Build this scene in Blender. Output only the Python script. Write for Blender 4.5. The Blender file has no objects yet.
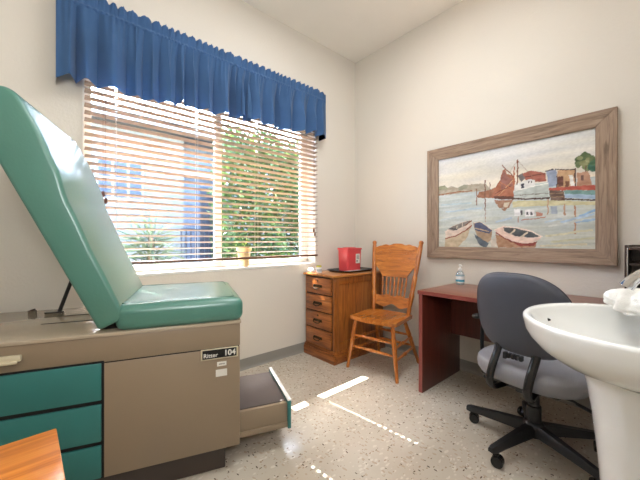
import bpy, bmesh, math, random
import numpy as np
from mathutils import Vector, Matrix
random.seed(7)
PI = math.pi
scene = bpy.context.scene
COL = scene.collection

# ------------------------------------------------------------------ camera
cam_d = bpy.data.cameras.new('camera'); cam = bpy.data.objects.new('camera', cam_d); COL.objects.link(cam)
cam_d.sensor_width = 36.0; cam_d.lens = 36.0 * 308.0 / 640.0
cam_d.clip_start = 0.02; cam_d.clip_end = 200
cam.location = (0, 0, 1.1); cam.rotation_euler = (PI/2, 0, math.radians(49.06 - 90))
scene.camera = cam

# ------------------------------------------------------------------ world, sun, area lights, exposure
world = bpy.data.worlds.new('sky'); scene.world = world; world.use_nodes = True
wt = world.node_tree; wt.nodes.clear()
sky = wt.nodes.new('ShaderNodeTexSky'); sky.sky_type = 'NISHITA'; sky.sun_disc = False
sky.sun_elevation = math.radians(49.4); sky.sun_rotation = math.radians(0); sky.air_density = 1.0; sky.dust_density = 2.0
bg = wt.nodes.new('ShaderNodeBackground'); bg.inputs[1].default_value = 12.5
wo = wt.nodes.new('ShaderNodeOutputWorld')
wt.links.new(sky.outputs[0], bg.inputs[0]); wt.links.new(bg.outputs[0], wo.inputs[0])

sd = bpy.data.lights.new('sun', 'SUN'); sd.energy = 110.0; sd.angle = math.radians(0.12); sd.color = (1.0, 0.95, 0.86)
so = bpy.data.objects.new('sun', sd); COL.objects.link(so); so.location = (0, 8, 9)
so.rotation_euler = Vector((0.103, -0.995, -1.166)).to_track_quat('-Z', 'Y').to_euler()

def area(name, loc, target, sx, sy, power, color):
    d = bpy.data.lights.new(name, 'AREA'); d.shape = 'RECTANGLE'; d.size = sx; d.size_y = sy; d.energy = power; d.color = color
    o = bpy.data.objects.new(name, d); COL.objects.link(o); o.location = loc
    o.rotation_euler = (Vector(target) - Vector(loc)).to_track_quat('-Z', 'Y').to_euler()
    return o
area('overhead_fill', (1.25, 1.0, 3.08), (1.25, 1.0, 0), 1.0, 1.0, 29.0, (0.94, 0.97, 1.0))  # added overhead fill out of view, no fixture behind it
area('assumed_bounce_fill', (-0.25, -0.55, 1.75), (0.8, 0.8, 3.1), 0.6, 0.6, 27.0, (0.94, 0.97, 1.0))   # assumed flash, added unseen behind the camera to brighten the ceiling
area('side_fill', (-0.1, -0.7, 2.0), (2.6, 0.6, 1.1), 0.7, 0.7, 13.0, (0.94, 0.97, 1.0))  # added fill that brightens the lower right wall and sink

scene.view_settings.view_transform = 'Standard'; scene.view_settings.look = 'None'
scene.view_settings.gamma = 1.0; scene.view_settings.use_curve_mapping = False
scene.view_settings.exposure = 0.08

# ------------------------------------------------------------------ materials
def lin(c):
    out = []
    for x in c[:3]:
        x = x / 255.0
        out.append(x / 12.92 if x <= 0.04045 else ((x + 0.055) / 1.055) ** 2.4)
    return tuple(out)
def new_mat(name):
    m = bpy.data.materials.new(name); m.use_nodes = True
    nt = m.node_tree; b = nt.nodes['Principled BSDF']
    return m, nt, b
def setin(b, **k):
    for n, v in k.items():
        b.inputs[n.replace('_', ' ')].default_value = v
def coords(nt, scale=(1, 1, 1), rot=(0, 0, 0), kind='Object'):
    tc = nt.nodes.new('ShaderNodeTexCoord'); mp = nt.nodes.new('ShaderNodeMapping')
    mp.inputs['Scale'].default_value = scale; mp.inputs['Rotation'].default_value = rot
    nt.links.new(tc.outputs[kind], mp.inputs[0]); return mp.outputs[0]
def ramp(nt, fac, stops):
    r = nt.nodes.new('ShaderNodeValToRGB'); e = r.color_ramp.elements
    while len(e) < len(stops): e.new(0.5)
    for el, (p, c) in zip(e, stops): el.position = p; el.color = (*c, 1)
    nt.links.new(fac, r.inputs[0]); return r.outputs[0]
def noise(nt, vec, scale, detail=3.0, rough=0.5, dist=0.0):
    n = nt.nodes.new('ShaderNodeTexNoise'); n.inputs['Scale'].default_value = scale; n.inputs['Detail'].default_value = detail
    n.inputs['Roughness'].default_value = rough; n.inputs['Distortion'].default_value = dist
    nt.links.new(vec, n.inputs['Vector']); return n.outputs['Fac']
def bump(nt, b, h, strength, dist=0.01):
    n = nt.nodes.new('ShaderNodeBump'); n.inputs['Strength'].default_value = strength; n.inputs['Distance'].default_value = dist
    nt.links.new(h, n.inputs['Height']); nt.links.new(n.outputs[0], b.inputs['Normal'])
def plain(name, c, rough=0.5, metal=0.0, var=0.06, nscale=6.0, bumpy=0.0, bscale=120.0, coat=0.0, spec=0.5):
    m, nt, b = new_mat(name); c = lin(c); v = coords(nt)
    f = noise(nt, v, nscale)
    lo = tuple(x * (1 - var) for x in c); hi = tuple(min(1, x * (1 + var)) for x in c)
    nt.links.new(ramp(nt, f, [(0.3, lo), (0.7, hi)]), b.inputs['Base Color'])
    setin(b, Roughness=rough, Metallic=metal, Coat_Weight=coat, Coat_Roughness=0.25, Specular_IOR_Level=spec)
    if bumpy: bump(nt, b, noise(nt, v, bscale, 2.0), bumpy, 0.004)
    return m
def wood(name, dark, mid, light, axis='z', scale=1.0, rough=0.35, coat=0.2):
    m, nt, b = new_mat(name)
    st = {'x': (1.2, 14, 14), 'y': (14, 1.2, 14), 'z': (14, 14, 1.2)}[axis]
    v = coords(nt, tuple(s * scale for s in st))
    f = noise(nt, v, 3.0, 6.0, 0.62, 0.8)
    st2 = {'x': (3, 130, 130), 'y': (130, 3, 130), 'z': (130, 130, 3)}[axis]
    v2 = coords(nt, tuple(s * scale for s in st2)); g = noise(nt, v2, 1.6, 2.0)
    mx = nt.nodes.new('ShaderNodeMath'); mx.operation = 'MULTIPLY_ADD'; mx.inputs[1].default_value = 0.25
    nt.links.new(g, mx.inputs[0]); nt.links.new(f, mx.inputs[2])
    sub = nt.nodes.new('ShaderNodeMath'); sub.operation = 'SUBTRACT'; sub.inputs[1].default_value = 0.125
    nt.links.new(mx.outputs[0], sub.inputs[0])
    nt.links.new(ramp(nt, sub.outputs[0], [(0.28, lin(dark)), (0.5, lin(mid)), (0.74, lin(light))]), b.inputs['Base Color'])
    setin(b, Roughness=rough, Coat_Weight=coat, Coat_Roughness=0.25)
    return m

M = {}
M['wall'] = plain('painted_plaster', (221, 214, 203), 0.9, var=0.012, nscale=2.0, bumpy=0.35, bscale=70, spec=0.2)
M['ceiling'] = plain('ceiling_paint', (246, 241, 232), 0.95, var=0.01, bumpy=0.2, bscale=60, spec=0.2)
M['base'] = plain('rubber_cove_base', (146, 143, 136), 0.55, var=0.03)
M['jamb'] = plain('white_window_paint', (232, 230, 226), 0.45, var=0.01)
M['sill'] = plain('white_marble_sill', (236, 234, 230), 0.25, var=0.03, nscale=5)
def floor_mat():
    m, nt, b = new_mat('speckled_vinyl')
    v = coords(nt, (1, 1, 1))
    basec = ramp(nt, noise(nt, v, 3.0, 4), [(0.3, lin((192, 182, 166))), (0.7, lin((202, 193, 178)))])
    def chips(scale, thr, stretch, rot, col, prev, seed):
        vv = coords(nt, stretch, (0, 0, rot))
        w = nt.nodes.new('ShaderNodeTexNoise'); w.inputs['Scale'].default_value = 18; nt.links.new(vv, w.inputs['Vector'])
        ad = nt.nodes.new('ShaderNodeMixRGB'); ad.blend_type = 'ADD'; ad.inputs[0].default_value = 0.03
        nt.links.new(vv, ad.inputs[1]); nt.links.new(w.outputs['Color'], ad.inputs[2])
        vo = nt.nodes.new('ShaderNodeTexVoronoi'); vo.inputs['Scale'].default_value = scale
        nt.links.new(ad.outputs[0], vo.inputs['Vector'])
        sp = nt.nodes.new('ShaderNodeSeparateColor'); nt.links.new(vo.outputs['Color'], sp.inputs[0])
        a = nt.nodes.new('ShaderNodeMath'); a.operation = 'MULTIPLY'; a.inputs[1].default_value = thr
        nt.links.new(sp.outputs[0], a.inputs[0])
        lt = nt.nodes.new('ShaderNodeMath'); lt.operation = 'LESS_THAN'
        nt.links.new(vo.outputs['Distance'], lt.inputs[0]); nt.links.new(a.outputs[0], lt.inputs[1])
        gt = nt.nodes.new('ShaderNodeMath'); gt.operation = 'GREATER_THAN'; gt.inputs[1].default_value = seed
        nt.links.new(sp.outputs[1], gt.inputs[0])
        mu = nt.nodes.new('ShaderNodeMath'); mu.operation = 'MULTIPLY'
        nt.links.new(lt.outputs[0], mu.inputs[0]); nt.links.new(gt.outputs[0], mu.inputs[1])
        mi = nt.nodes.new('ShaderNodeMixRGB'); mi.inputs[2].default_value = (*lin(col), 1)
        nt.links.new(mu.outputs[0], mi.inputs[0]); nt.links.new(prev, mi.inputs[1])
        return mi.outputs[0]
    c = chips(30, 0.50, (1, 1.9, 1), 0.5, (212, 204, 190), basec, 0.40)
    c = chips(34, 0.44, (1.8, 1, 1), 0.3, (184, 168, 150), c, 0.45)
    c = chips(40, 0.34, (1, 2.0, 1), -0.6, (164, 144, 126), c, 0.70)
    c = chips(30, 0.25, (1, 2.4, 1), -0.3, (100, 80, 66), c, 0.58)
    c = chips(28, 0.27, (2.4, 1, 1), 1.1, (80, 68, 62), c, 0.62)
    nt.links.new(c, b.inputs['Base Color'])
    rr = ramp(nt, noise(nt, v, 5.0, 3), [(0.3, (0.11,) * 3), (0.7, (0.19,) * 3)])
    nt.links.new(rr, b.inputs['Roughness']); setin(b, Specular_IOR_Level=0.5)
    return m
M['floor'] = floor_mat()
def glass_mat():
    m = bpy.data.materials.new('window_glass'); m.use_nodes = True; nt = m.node_tree; nt.nodes.clear()
    o = nt.nodes.new('ShaderNodeOutputMaterial'); t = nt.nodes.new('ShaderNodeBsdfTransparent'); t.inputs[0].default_value = (0.90, 0.92, 0.92, 1)
    g = nt.nodes.new('ShaderNodeBsdfGlossy'); g.inputs['Roughness'].default_value = 0.0
    f = nt.nodes.new('ShaderNodeFresnel'); f.inputs[0].default_value = 1.3
    x = nt.nodes.new('ShaderNodeMixShader')
    nt.links.new(f.outputs[0], x.inputs[0]); nt.links.new(t.outputs[0], x.inputs[1]); nt.links.new(g.outputs[0], x.inputs[2]); nt.links.new(x.outputs[0], o.inputs[0])
    return m
M['glass'] = glass_mat()
M['slat'] = wood('blind_slat_wood', (128, 106, 88), (152, 128, 108), (170, 148, 128), 'x', 1.0, 0.4, 0.15)
M['rail'] = wood('blind_rail_wood', (78, 50, 38), (96, 64, 48), (120, 82, 60), 'x', 1.0, 0.4, 0.1)
M['cord'] = plain('blind_cord', (196, 188, 176), 0.8)
M['tassel'] = plain('dark_wood_tassel', (92, 52, 36), 0.5)
def fabric(name, c, var=0.1):
    m, nt, b = new_mat(name); c = lin(c); v = coords(nt)
    f = noise(nt, v, 5.0, 4)
    nt.links.new(ramp(nt, f, [(0.3, tuple(x * (1 - var) for x in c)), (0.7, tuple(x * (1 + var) for x in c))]), b.inputs['Base Color'])
    setin(b, Roughness=0.85, Sheen_Weight=0.25, Sheen_Roughness=0.5, Specular_IOR_Level=0.2)
    bump(nt, b, noise(nt, v, 700, 2), 0.25, 0.002)
    return m
M['blue'] = fabric('blue_valance_cloth', (88, 126, 174), 0.06)
M['mint'] = plain('mint_vinyl', (72, 126, 112), 0.31, var=0.04, nscale=4, bumpy=0.12, bscale=90, coat=0.1, spec=0.85)
M['greenvinyl'] = plain('green_vinyl', (52, 104, 90), 0.38, var=0.05, nscale=4, bumpy=0.12, bscale=90)
M['taupe'] = plain('taupe_enamel', (144, 126, 104), 0.32, var=0.03, nscale=3)
M['tray'] = plain('taupe_laminate', (180, 164, 142), 0.09, var=0.02, nscale=3)
M['teal'] = plain('teal_enamel', (48, 116, 112), 0.38, var=0.04)
M['gapshade'] = plain('recess_shade', (22, 20, 18), 0.8)  # near-black used as painted shade inside gaps, slots and holes
M['plinth'] = plain('dark_brown_plinth', (66, 56, 50), 0.5, var=0.05)
M['black'] = plain('black_plastic', (30, 30, 32), 0.38, var=0.05)
M['blackmetal'] = plain('black_metal', (26, 25, 25), 0.35, var=0.05)
M['blackgloss'] = plain('glossy_black', (22, 22, 24), 0.2)
M['white'] = plain('white_plastic', (238, 238, 236), 0.4, var=0.01)
M['sticker'] = plain('white_sticker', (226, 222, 212), 0.6)
M['cream'] = plain('cream_metal', (214, 204, 176), 0.35, metal=0.3)
M['tread'] = plain('grey_brown_tread', (88, 78, 74), 0.6, var=0.08, bumpy=0.4, bscale=220)
M['oak'] = wood('golden_oak', (128, 64, 18), (186, 108, 40), (216, 144, 66), 'z', 1.0, 0.28, 0.4)
M['oakx'] = wood('golden_oak_seat', (148, 80, 26), (184, 108, 42), (210, 140, 66), 'x', 0.7, 0.2, 0.5)
M['oaky'] = wood('golden_oak_crest', (140, 74, 24), (192, 114, 46), (220, 150, 72), 'y', 1.0, 0.28, 0.4)
M['cab'] = wood('dresser_oak', (88, 46, 16), (148, 86, 34), (184, 118, 54), 'z', 0.9, 0.35, 0.3)
M['cabfront'] = wood('dresser_front_oak', (88, 44, 16), (150, 84, 32), (184, 114, 52), 'y', 0.9, 0.35, 0.3)
M['cabtop'] = wood('dresser_top_oak', (124, 72, 28), (176, 112, 52), (206, 146, 80), 'x', 0.9, 0.3, 0.4)
M['brass'] = plain('antique_brass', (70, 56, 40), 0.35, metal=0.8)
M['mahog'] = wood('mahogany_laminate', (72, 28, 20), (88, 36, 26), (104, 46, 34), 'z', 0.7, 0.35, 0.15)
M['mahogtop'] = wood('mahogany_top', (112, 62, 44), (132, 78, 56), (150, 94, 68), 'y', 0.7, 0.3, 0.2)
M['mahogedge'] = plain('mahogany_edge', (136, 66, 58), 0.4, var=0.05)
M['frame'] = wood('weathered_frame_h', (112, 93, 77), (150, 126, 106), (178, 154, 132), 'y', 1.2, 0.7, 0.0)
M['framev'] = wood('weathered_frame_v', (112, 93, 77), (150, 126, 106), (178, 154, 132), 'z', 1.2, 0.7, 0.0)
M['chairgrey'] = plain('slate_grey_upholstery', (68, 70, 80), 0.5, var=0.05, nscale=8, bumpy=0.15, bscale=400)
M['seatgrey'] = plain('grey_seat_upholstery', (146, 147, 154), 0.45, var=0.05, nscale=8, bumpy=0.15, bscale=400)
M['chrome'] = plain('chrome', (225, 226, 230), 0.06, metal=1.0, var=0.01)
M['porcelain'] = plain('white_porcelain', (238, 238, 234), 0.08, var=0.01, coat=0.3)
M['towel'] = plain('white_towel', (240, 238, 232), 0.95, var=0.02, bumpy=0.5, bscale=260)
M['sidewood'] = wood('orange_wood', (186, 96, 24), (222, 132, 44), (238, 160, 70), 'x', 0.8, 0.3, 0.3)
M['pot'] = plain('beige_clay', (214, 190, 146), 0.7, var=0.05)
M['soil'] = plain('potting_soil', (70, 54, 40), 0.95, var=0.2, nscale=80)
M['leaf'] = plain('sprig_leaf', (120, 158, 76), 0.5)
M['red'] = plain('red_translucent_plastic', (218, 74, 78), 0.3, var=0.05)
M['traydark'] = plain('dark_tray', (44, 46, 52), 0.25)
M['paper'] = plain('printed_paper', (206, 198, 190), 0.6, var=0.15, nscale=20)
M['yellow'] = plain('yellow_green_cap', (190, 186, 60), 0.4)
M['labelblue'] = plain('teal_blue_label', (64, 150, 176), 0.5)
def clear_mat():
    m, nt, b = new_mat('clear_gel_plastic'); setin(b, Base_Color=(0.86, 0.93, 0.96, 1), Roughness=0.1, Transmission_Weight=0.75, IOR=1.3); return m
M['clear'] = clear_mat()
M['darkwood'] = wood('dark_organizer_wood', (44, 32, 28), (60, 45, 40), (78, 60, 52), 'y', 1.0, 0.35, 0.2)

# ------------------------------------------------------------------ mesh helpers
def add_box(bm, lo, hi, bev=0.0, seg=2, mat=None):
    lo = Vector(lo); hi = Vector(hi); c = (lo + hi) / 2; s = hi - lo
    r = bmesh.ops.create_cube(bm, size=1.0)
    vs = r['verts']
    for v in vs: v.co = Vector((v.co.x * s.x, v.co.y * s.y, v.co.z * s.z)) + c
    if bev > 0:
        es = list({e for v in vs for e in v.link_edges})
        r2 = bmesh.ops.bevel(bm, geom=es, offset=bev, segments=seg, affect='EDGES', profile=0.5)
        vs = list({v for f in r2['faces'] for v in f.verts} | {v for v in vs if v.is_valid})
    if mat is not None: bmesh.ops.transform(bm, matrix=mat, verts=vs)
    return vs
def add_tube(bm, pts, rad, n=10, cap=True, squash=None):
    pts = [Vector(p) for p in pts]; rs = rad if isinstance(rad, (list, tuple)) else [rad] * len(pts)
    rings = []; prev = None
    for i, p in enumerate(pts):
        t = (pts[min(i + 1, len(pts) - 1)] - pts[max(i - 1, 0)]).normalized()
        if prev is None:
            up = Vector((0, 0, 1)) if abs(t.z) < 0.9 else Vector((1, 0, 0))
            a = t.cross(up).normalized()
        else:
            a = (prev - t * prev.dot(t)).normalized()
        b = t.cross(a); prev = a
        sa, sb = squash if squash else (1, 1)
        rings.append([bm.verts.new(p + (a * math.cos(2 * PI * k / n) * sa + b * math.sin(2 * PI * k / n) * sb) * rs[i]) for k in range(n)])
    for r0, r1 in zip(rings, rings[1:]):
        for k in range(n):
            bm.faces.new((r0[k], r0[(k + 1) % n], r1[(k + 1) % n], r1[k]))
    if cap:
        bm.faces.new(list(reversed(rings[0]))); bm.faces.new(rings[-1])
    return [v for r in rings for v in r]
def add_lathe(bm, prof, n=24, base=(0, 0, 0), axis=None, cap=True):
    """prof: list of (radius, height); axis: direction of growth"""
    base = Vector(base); ax = Vector(axis).normalized() if axis is not None else Vector((0, 0, 1))
    q = Vector((0, 0, 1)).rotation_difference(ax)
    rings = []
    for r, h in prof:
        rings.append([bm.verts.new(base + q @ Vector((r * math.cos(2 * PI * k / n), r * math.sin(2 * PI * k / n), h))) for k in range(n)])
    for r0, r1 in zip(rings, rings[1:]):
        for k in range(n): bm.faces.new((r0[k], r0[(k + 1) % n], r1[(k + 1) % n], r1[k]))
    if cap:
        bm.faces.new(list(reversed(rings[0]))); bm.faces.new(rings[-1])
    return [v for r in rings for v in r]
def turned(bm, p0, p1, prof, n=12):
    """a turned rod from p0 to p1; prof = (fraction, radius)"""
    p0 = Vector(p0); p1 = Vector(p1); L = (p1 - p0).length
    return add_lathe(bm, [(r, f * L) for f, r in prof], n, p0, p1 - p0)
def add_prism(bm, outline, t0, t1, frame, bev=0.0, seg=2):
    """outline in (a,b); frame = function (a,b,t) -> world"""
    n = len(outline)
    A = [bm.verts.new(frame(a, b, t0)) for a, b in outline]; B = [bm.verts.new(frame(a, b, t1)) for a, b in outline]
    f0 = bm.faces.new(list(reversed(A))); f1 = bm.faces.new(B)
    for k in range(n): bm.faces.new((A[k], A[(k + 1) % n], B[(k + 1) % n], B[k]))
    if bev:
        es = list(set(f0.edges) | set(f1.edges))
        bmesh.ops.bevel(bm, geom=es, offset=bev, segments=seg, affect='EDGES', profile=0.5)
def add_grid(bm, fn, nu, nv, closeu=False):
    g = [[bm.verts.new(fn(i / (nu if closeu else nu - 1), j / (nv - 1))) for j in range(nv)] for i in range(nu)]
    for i in range(nu if closeu else nu - 1):
        for j in range(nv - 1):
            a = g[i]; b = g[(i + 1) % nu]
            bm.faces.new((a[j], b[j], b[j + 1], a[j + 1]))
    return g
def fin(name, bm, m, smooth=None):
    bmesh.ops.recalc_face_normals(bm, faces=bm.faces)
    me = bpy.data.meshes.new(name); bm.to_mesh(me); bm.free()
    for mm in (m if isinstance(m, (list, tuple)) else [m]): me.materials.append(mm)
    if smooth is not None:
        me.polygons.foreach_set('use_smooth', [True] * len(me.polygons))
        if smooth < 180: me.set_sharp_from_angle(angle=math.radians(smooth))
    return me
def obj(name, bm, m, parent=None, smooth=None, label=None, loc=None):
    o = bpy.data.objects.new(name, fin(name, bm, m, smooth)); COL.objects.link(o)
    if parent is not None: o.parent = parent
    if loc is not None: o.location = loc
    if label: o['label'] = label
    return o
def thing(name, label, cat, loc=(0, 0, 0), rotz=0.0, group=None):
    o = bpy.data.objects.new(name, None); COL.objects.link(o); o.empty_display_size = 0.1
    o.location = loc; o.rotation_euler = (0, 0, rotz); o['label'] = label; o['category'] = cat
    if group: o['group'] = group
    return o
def tag(o, label, cat, group=None):
    o['label'] = label; o['category'] = cat
    if group: o['group'] = group
    return o
def struct(name, bm, m, label=None, smooth=None):
    o = obj(name, bm, m, None, smooth); o['kind'] = 'structure'
    if label: o['label'] = label
    return o
def box_obj(name, lo, hi, m, parent=None, bev=0.0, label=None, seg=2):
    bm = bmesh.new(); add_box(bm, lo, hi, bev, seg); return obj(name, bm, m, parent, 40 if bev else None, label)
def rrect(hx, hy, r, n=6):
    out = []
    for sx, sy, a0 in ((1, 1, 0), (-1, 1, PI/2), (-1, -1, PI), (1, -1, 1.5 * PI)):
        for k in range(n + 1): a = a0 + k * PI / 2 / n; out.append((sx * (hx - r) + r * math.cos(a), sy * (hy - r) + r * math.sin(a)))
    return out
def catmull(pts, n=8):
    P = [Vector(p) for p in pts]; P = [P[0] * 2 - P[1]] + P + [P[-1] * 2 - P[-2]]; out = []
    for i in range(1, len(P) - 2):
        for k in range(n):
            t = k / n; a, b, c, d = P[i - 1:i + 3]
            out.append(0.5 * ((2 * b) + (c - a) * t + (2 * a - 5 * b + 4 * c - d) * t * t + (3 * b - a - 3 * c + d) * t ** 3))
    out.append(P[-2]); return out

# ------------------------------------------------------------------ room shell
XR, YW, ZC = 2.617, 2.40, 3.125        # picture wall, window wall, ceiling
XL, YB = -1.55, -1.0                   # walls behind the camera
OX0, OX1, OZ0, OZ1 = 0.138, 2.03, 0.870, 2.27   # window opening
bm = bmesh.new(); add_box(bm, (XL - .1, YB - .1, -0.1), (XR + .1, YW + .2, 0)); struct('floor', bm, M['floor'])
bm = bmesh.new(); add_box(bm, (XL - .1, YB - .1, ZC), (XR + .1, YW + .2, ZC + .1)); struct('ceiling', bm, M['ceiling'])
bm = bmesh.new()
add_box(bm, (XL - .1, YW, 0), (OX0, YW + .2, ZC)); add_box(bm, (OX1, YW, 0), (XR + .1, YW + .2, ZC))
add_box(bm, (OX0, YW, 0), (OX1, YW + .2, OZ0 - .022)); add_box(bm, (OX0, YW, OZ1), (OX1, YW + .2, ZC))
struct('wall_left', bm, M['wall'])
bm = bmesh.new(); add_box(bm, (XR, YB - .1, 0), (XR + .1, YW, ZC)); struct('wall_right', bm, M['wall'])
bm = bmesh.new(); add_box(bm, (XL - .1, YB - .1, 0), (XL, YW, ZC)); struct('wall_back', bm, M['wall'])
bm = bmesh.new(); add_box(bm, (XL, YB - .1, 0), (0.66, YB, ZC)); add_box(bm, (0.66, YB - .1, 0), (XR, -0.13, ZC)); struct('wall_near', bm, M['wall'])
def cove(name, p0, p1, nrm):
    bm = bmesh.new(); p0 = Vector(p0); p1 = Vector(p1); n = Vector(nrm)
    prof = [(0, .092), (.003, .092), (.0035, .03), (.006, .014), (.013, .004), (.014, 0), (0, 0)]
    A = [bm.verts.new(p0 + n * a + Vector((0, 0, b))) for a, b in prof]; B = [bm.verts.new(p1 + n * a + Vector((0, 0, b))) for a, b in prof]
    k = len(prof)
    for i in range(k): bm.faces.new((A[i], A[(i + 1) % k], B[(i + 1) % k], B[i]))
    bm.faces.new(A); bm.faces.new(list(reversed(B)))
    struct(name, bm, M['base'])
cove('baseboard_left', (XL, YW, 0), (XR, YW, 0), (0, -1, 0))
cove('baseboard_right', (XR, YW, 0), (XR, -0.13, 0), (-1, 0, 0))

# window: jambs, sill, frame with one mullion, panes
win = bpy.data.objects.new('window_1', None); COL.objects.link(win); win.location = (0, 0, 0); win['kind'] = 'structure'
bm = bmesh.new()
add_box(bm, (OX0, YW - .004, OZ0), (OX0 + .006, YW + .2, OZ1)); add_box(bm, (OX1 - .012, YW - .001, OZ0), (OX1, YW + .2, OZ1)); add_box(bm, (OX0 + .012, YW - .001, OZ1 - .012), (OX1 - .012, YW + .2, OZ1))
obj('jamb_lining', bm, M['jamb'], win)
box_obj('window_sill', (OX0 - .0, YW - .004, OZ0 - .022), (OX1 + .0, YW + .2, OZ0), M['sill'], win, .004)
bm = bmesh.new(); y0, y1 = YW + .125, YW + .17
add_box(bm, (OX0 + .012, y0, OZ0), (OX0 + .055, y1, OZ1 - .012), .004); add_box(bm, (OX1 - .09, y0, OZ0), (OX1 - .012, y1, OZ1 - .012), .004)
add_box(bm, (OX0 + .055, y0, OZ0), (OX1 - .09, y1, OZ0 + .045), .004); add_box(bm, (OX0 + .055, y0, OZ1 - .06), (OX1 - .09, y1, OZ1 - .012), .004)
add_box(bm, (1.03, y0, OZ0 + .045), (1.085, y1, OZ1 - .06), .004)
obj('window_frame', bm, M['jamb'], win, 40)
for x0, x1 in ((OX0 + .055, 1.03), (1.085, OX1 - .09)):
    box_obj('pane', (x0, y0 + .02, OZ0 + .045), (x1, y0 + .025, OZ1 - .06), M['glass'], win)

# ------------------------------------------------------------------ outside the window
bm = bmesh.new(); add_box(bm, (-12, YW + .2, -.35), (18, 24, -.25)); struct('ground', bm, plain('darkened_concrete', (78, 75, 72), 0.9, var=0.05))  # ground colour darkened to balance the boosted sky
M['hwall'] = plain('darkened_stucco', (92, 90, 87), 0.9, var=0.02, bumpy=0.2, bscale=30)  # stucco tone darkened so the boosted sky renders it pale
M['hshade'] = plain('shaded_recess_blue', (76, 82, 92), 0.8, var=0.04)  # bluish dark tone puts the recess shade into the wall colour
M['hpane'] = plain('dark_window_pane', (40, 48, 60), 0.75)
M['hdark'] = plain('dark_door_paint', (24, 30, 42), 0.4)
M['fascia'] = plain('darkened_fascia', (106, 106, 106), 0.6)  # white trim lowered to grey against the overly bright sky
bm = bmesh.new(); add_box(bm, (-4, YW + .2, 2.70), (7, 3.20, 2.86)); struct('trim_1', bm, plain('eave_paint', (120, 116, 110), .8))
house = thing('neighbor_house', 'darkened grey stucco house across the yard seen through the blind slats', 'building', (1.5, 7.0, -.25))  # looks pale through the window only because the sky is boosted
def hp(name, lo, hi, m, parent, bev=0.0):
    off = Vector((1.5, 7.0, -.25)); return box_obj(name, Vector(lo) - off, Vector(hi) - off, m, parent, bev)
hw = hp('house_wall', (-5, 7.0, -.25), (2.15, 7.25, 3.48), M['hwall'], house)
hp('recess_wall', (2.15, 7.3, -.25), (2.95, 7.5, 3.48), M['hshade'], house)
hp('house_wall', (2.95, 7.0, -.25), (9, 7.25, 3.48), M['hwall'], house)
hp('roof_fascia', (-5.3, 6.7, 3.29), (9.2, 6.76, 3.51), M['fascia'], house); hp('soffit', (-5.3, 6.76, 3.45), (9.2, 7.6, 3.51), M['fascia'], house)
wf = hp('house_window', (.58, 6.96, 1.86), (1.38, 7.0, 2.70), M['fascia'], house, .005)
for i in range(3):
    for j in range(2): hp('house_pane', (.63 + i * .25, 6.945, 1.92 + j * .38), (.83 + i * .25, 6.962, 2.25 + j * .38), M['hpane'], house)
hp('house_door', (2.62, 7.27, -.05), (2.90, 7.3, 2.35), M['hdark'], house)
hp('awning_bar', (2.2, 7.15, 2.56), (2.9, 7.3, 2.66), M['fascia'], house)
rail = thing('metal_railing', 'dark metal railing in front of the neighboring house recess', 'railing', (2.35, 6.7, -.25))
bm = bmesh.new()
for z in (.35, 1.55): add_box(bm, (-.35, -.015, z), (.45, .015, z + .04))
for k in range(9): add_box(bm, (-.35 + k * .0975, -.012, 0), (-.33 + k * .0975, .012, 1.57))
obj('rail_bars', bm, M['hdark'], rail)
def leaf_mat(name, c1, c2, c3):
    m, nt, b = new_mat(name); v = coords(nt); f = noise(nt, v, 9.0, 3)
    c = ramp(nt, f, [(0.3, lin(c1)), (0.5, lin(c2)), (0.72, lin(c3))]); nt.links.new(c, b.inputs['Base Color']); setin(b, Roughness=0.5)
    tr = nt.nodes.new('ShaderNodeBsdfTranslucent'); nt.links.new(c, tr.inputs[0])
    mx = nt.nodes.new('ShaderNodeMixShader'); mx.inputs[0].default_value = 0.45
    nt.links.new(b.outputs[0], mx.inputs[1]); nt.links.new(tr.outputs[0], mx.inputs[2]); nt.links.new(mx.outputs[0], nt.nodes['Material Output'].inputs[0])
    return m
M['hedge'] = leaf_mat('hedge_leaves', (26, 46, 22), (52, 76, 32), (98, 112, 50))  # leaf colours darkened to offset the strong sky
M['yucca'] = leaf_mat('yucca_blades', (58, 72, 50), (78, 88, 66), (98, 104, 82))  # blade colours lowered so the strong sky shows them pale green
M['bark'] = plain('brown_bark', (96, 76, 58), 0.9, var=0.2)
rnd = random.Random(3)
hedge = thing('tall_hedge', 'tall sunlit green hedge outside the right half of window', 'hedge', (3.1, 5.1, -.25))
bm = bmesh.new()
for i in range(16000):
    a = rnd.random(); x = (rnd.random() - .5) * 2.1; y = -.35 + .7 * rnd.random() ** 1.5; z = .05 + 3.25 * rnd.random()
    x *= 1 - .12 * (z / 3.3) ** 3; y += .1 * math.sin(x * 7 + z * 4); s = .025 + .03 * rnd.random()
    d = Vector((rnd.gauss(0, 1), rnd.gauss(0, 1), rnd.gauss(0, .7))).normalized(); e = d.cross(Vector((rnd.gauss(0, 1), rnd.gauss(0, 1), rnd.gauss(0, 1)))).normalized()
    p = Vector((x, y, z))
    bm.faces.new([bm.verts.new(p - d * s * 1.4), bm.verts.new(p + e * s * .55), bm.verts.new(p + d * s * 1.4), bm.verts.new(p - e * s * .55)])
obj('foliage', bm, M['hedge'], hedge)
bm = bmesh.new()
for k in range(6): add_tube(bm, [(-.9 + k * .36, .05, 0), (-.88 + k * .36, .02, 1.4), (-.95 + k * .37, .1, 2.9)], [.03, .025, .01], 6)
obj('stem', bm, M['bark'], hedge)
yuc = thing('yucca_plant', 'darkened green spiky plant outside the left half of window', 'plant', (1.08, 5.0, -.25))
bm = bmesh.new(); add_lathe(bm, [(.09, 0), (.08, .5), (.06, 1.0), (.03, 1.42)], 10); obj('stem', bm, M['bark'], yuc, 60)
bm = bmesh.new()
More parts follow.
